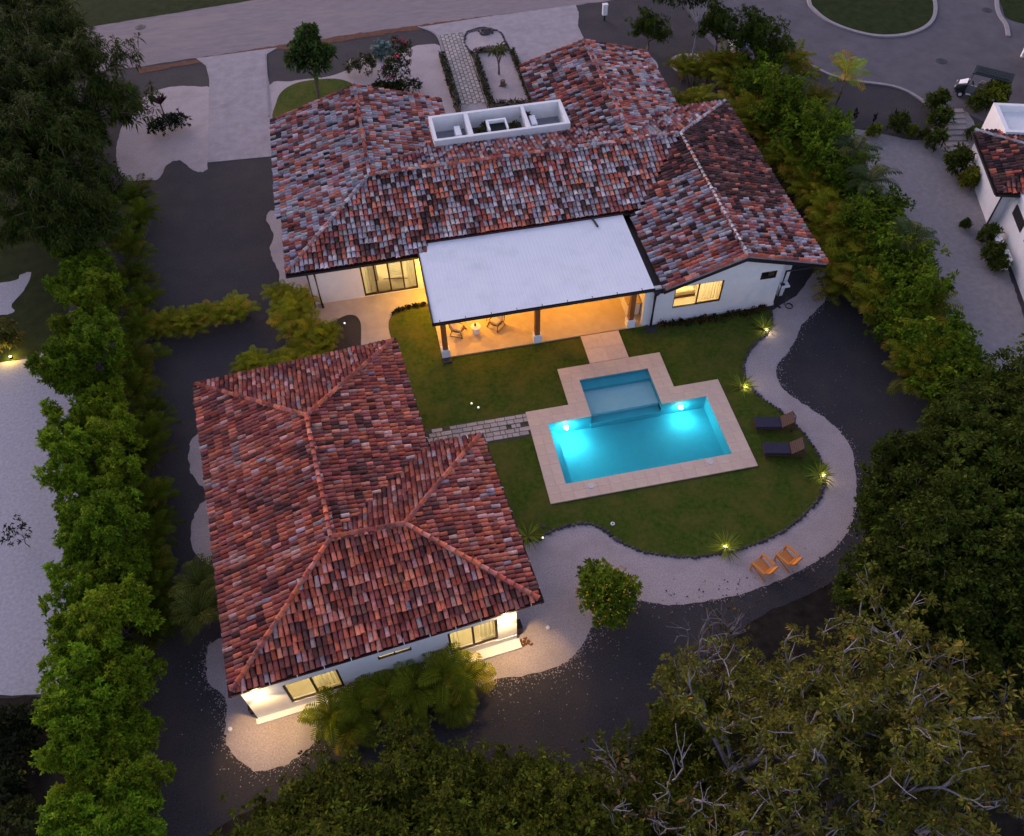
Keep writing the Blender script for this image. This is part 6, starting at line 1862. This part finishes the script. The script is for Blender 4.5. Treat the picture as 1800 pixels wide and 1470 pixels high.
deck_chair((*G(1337, 1003)[:2], .006), R(-152), 'lower left one of the two orange wooden armchairs on the gravel path')
deck_chair((*G(1379, 987)[:2], .006), R(-152), 'upper right one of the two orange wooden armchairs on the gravel path')

# ---- golf cart
a = np.array(G(1672, 168)[:2]); c = np.array(G(1782, 196)[:2]); d = a - c; ang = math.atan2(d[1], d[0])
mid = np.array(G(1720, 172)[:2])
gc = thing('golf_cart', 'dark four-seat golf cart with a flat roof parked on the grey court', 'golf cart', (mid[0], mid[1], .006), ang)
b = MB(); b.box((0, 0, .36), (3.2, 1.15, .14), bev=.03); b.build('chassis', M['black'], gc)
b = MB(); b.hexa([(1.0, -.58, .40), (1.75, -.48, .40), (1.75, .48, .40), (1.0, .58, .40)], [(1.0, -.56, 1.0), (1.62, -.40, .72), (1.62, .40, .72), (1.0, .56, 1.0)]); b.build('front_cowl', M['green_paint'], gc)
b = MB(); b.hexa([(1.08, -.34, .975), (1.58, -.27, .75), (1.58, .27, .75), (1.08, .34, .975)], [(1.08, -.34, 1.0), (1.58, -.27, .775), (1.58, .27, .775), (1.08, .34, 1.0)]); b.build('hood_panel', M['white'], gc)
for s_ in (-.36, .36): MB().lathe([(.02, 0), (.085, 0), (.08, .02), (.02, .035)], 12).build('headlight', M['white'], gc, (1.72, s_, .60)).rotation_euler = (0, R(80), 0)
for x in (.1, -.95):
    MB().box((x, 0, .66), (.55, 1.1, .16), bev=.05).build('seat', M['cushion'] if False else M['navy'], gc)
    o = MB().box((0, 0, .25), (.12, 1.1, .46), bev=.04).build('seat_back', M['navy'], gc, (x - .28, 0, .72)); o.rotation_euler = (0, R(-10), 0)
    MB().box((x - .02, 0, .5), (.6, 1.12, .2), bev=.03).build('seat_box', M['green_paint'], gc)
    for s_ in (-.52, .52): MB().tube([(x - .25, s_, .95), (x + .18, s_, .92), (x + .22, s_, .74)], .022, 6).build('armrest', M['cushion'], gc)
for s_ in (-.585, .585):
    MB().box((.62, s_, .36), (.55, .05, .12), bev=.01).build('side_step', M['white'], gc)
    MB().box((-.62, s_, .40), (.75, .05, .18), bev=.01).build('side_panel', M['white'], gc)
b = MB(); b.box((-.25, 0, 1.86), (2.55, 1.22, .06), bev=.03); b.box((-.25, 0, 1.905), (2.2, .9, .03)); b.build('roof', M['green_paint'], gc)
for k in range(4): MB().box((-.25, -.33 + k * .22, 1.926), (2.1, .05, .015)).build('roof_rib', M['green_paint'], gc)
for (x0_, x1_) in ((1.05, .9), (-.3, -.3), (-1.4, -1.4)):
    for s_ in (-.54, .54): MB().tube([(x0_, s_, .72), (x1_, s_, 1.84)], .022, 6).build('post', M['black'], gc)
MB().add([(1.04, -.5, 1.0), (1.04, .5, 1.0), (.92, .5, 1.8), (.92, -.5, 1.8)], [(0, 1, 2, 3)]).build('windscreen', M['glass'], gc)
o = MB().lathe([(.17, 0), (.19, .012), (.17, .024), (.15, .012)], 16).build('steering_wheel', M['black'], gc, (.72, .25, 1.02)); o.rotation_euler = (0, R(-50), 0)
MB().tube([(.98, .25, .75), (.74, .25, 1.01)], .02, 6).build('steering_column', M['black'], gc)
MB().box((-1.55, 0, .62), (.6, 1.0, .12), bev=.03).build('rear_deck', M['black'], gc)
for x in (1.22, -1.12):
    for s_ in (-.52, .52):
        wl = MB().lathe([(.15, -.09), (.22, -.085), (.235, -.05), (.235, .05), (.22, .085), (.15, .09)], 18).build('wheel', M['tyre'], gc, (x, s_, .235)); wl.rotation_euler = (R(90), 0, 0)
        MB().lathe([(.02, -.095), (.12, -.095), (.13, -.06), (.13, .06), (.12, .095), (.02, .095)], 14).build('rim', M['white'], wl)

# ---- covers, boxes, small lights
for (px, py, lb, r0) in ((247, 48, 'dark round manhole cover on the road at the upper left', .42), (1735, 18, 'dark drain cover on the grey court near the top edge', .4), (1655, 108, 'dark drain cover on the grey court left of the golf cart', .42)):
    p = G(px, py); t_ = thing('manhole_cover', lb, 'manhole cover', (p[0], p[1], .008))
    MB().lathe([(r0 * .98, 0), (r0, .012), (r0 * .9, .02), (.05, .02)], 20).build('lid', M['iron'], t_)
    for k in range(6): MB().box((0, (k - 2.5) * r0 * .28, .022), (r0 * 1.1 * (1 - abs(k - 2.5) / 5), .03, .008)).build('rib', M['iron'], t_)
mb_ = thing('utility_box', 'slim white utility box on a post by the road at the top', 'utility box', (*G(1062, 36)[:2], 0))
MB().box((0, 0, .85), (.36, .28, .8), bev=.02).build('cabinet', M['white'], mb_); MB().box((0, 0, 1.27), (.42, .34, .05), bev=.02).build('cap', M['white'], mb_); MB().box((0, 0, .23), (.12, .12, .45)).build('post', M['green_paint'], mb_); MB().box((0, -.143, .85), (.26, .01, .6)).build('door', M['white'], mb_)
for (px, py, lb, e) in ((829, 711, 'left one of two small white lamps on the grass before the terrace', 1), (841, 718, 'right one of two small white lamps on the grass before the terrace', 1), (954, 947, 'small white lamp on the gravel at the end of the stone edging', 1), (606, 570, 'tiny white light in the dark gravel bed by the walk', 1)):
    p = G(px, py, .03); t_ = thing('garden_lamp', lb, 'light', (p[0], p[1], .03))
    MB().lathe([(.05, 0), (.06, .02), (.06, .07), (.045, .09)], 12).build('body', M['white'], t_); MB().lathe([(.0, .091), (.045, .092), (.04, .11), (.015, .12)], 12).build('lens', M['lamp_soft'], t_)
for (px, py, lb) in ((1077, 921, 'small white sprinkler cap in the lower part of the lawn'), (955, 926, 'small dark valve cap in the lawn by the guest house')):
    p = G(px, py, .03); t_ = thing('sprinkler_cap', lb, 'cap', (p[0], p[1], .03))
    MB().lathe([(.09, 0), (.10, .01), (.09, .03), (.03, .035)], 14).build('rim', M['white'] if px > 1000 else M['iron'], t_); MB().lathe([(.02, .036), (.045, .037), (.04, .045), (.01, .05)], 10).build('plug', M['iron'], t_)
p = G(1378, 536); t_ = thing('hose_tap', 'small dark tap and hose on the path at the right corner of the villa', 'tap', (p[0], p[1], .006))
MB().tube([(0, 0, 0), (0, 0, .7), (.0, -.15, .72), (0, -.2, .62)], .02, 6).build('pipe', M['iron'], t_)
MB().tube([(.2 * math.cos(k * .5) + .2, .2 * math.sin(k * .5) - .2, .02 + k * .002) for k in range(30)], .018, 5).build('hose', M['black'], t_)
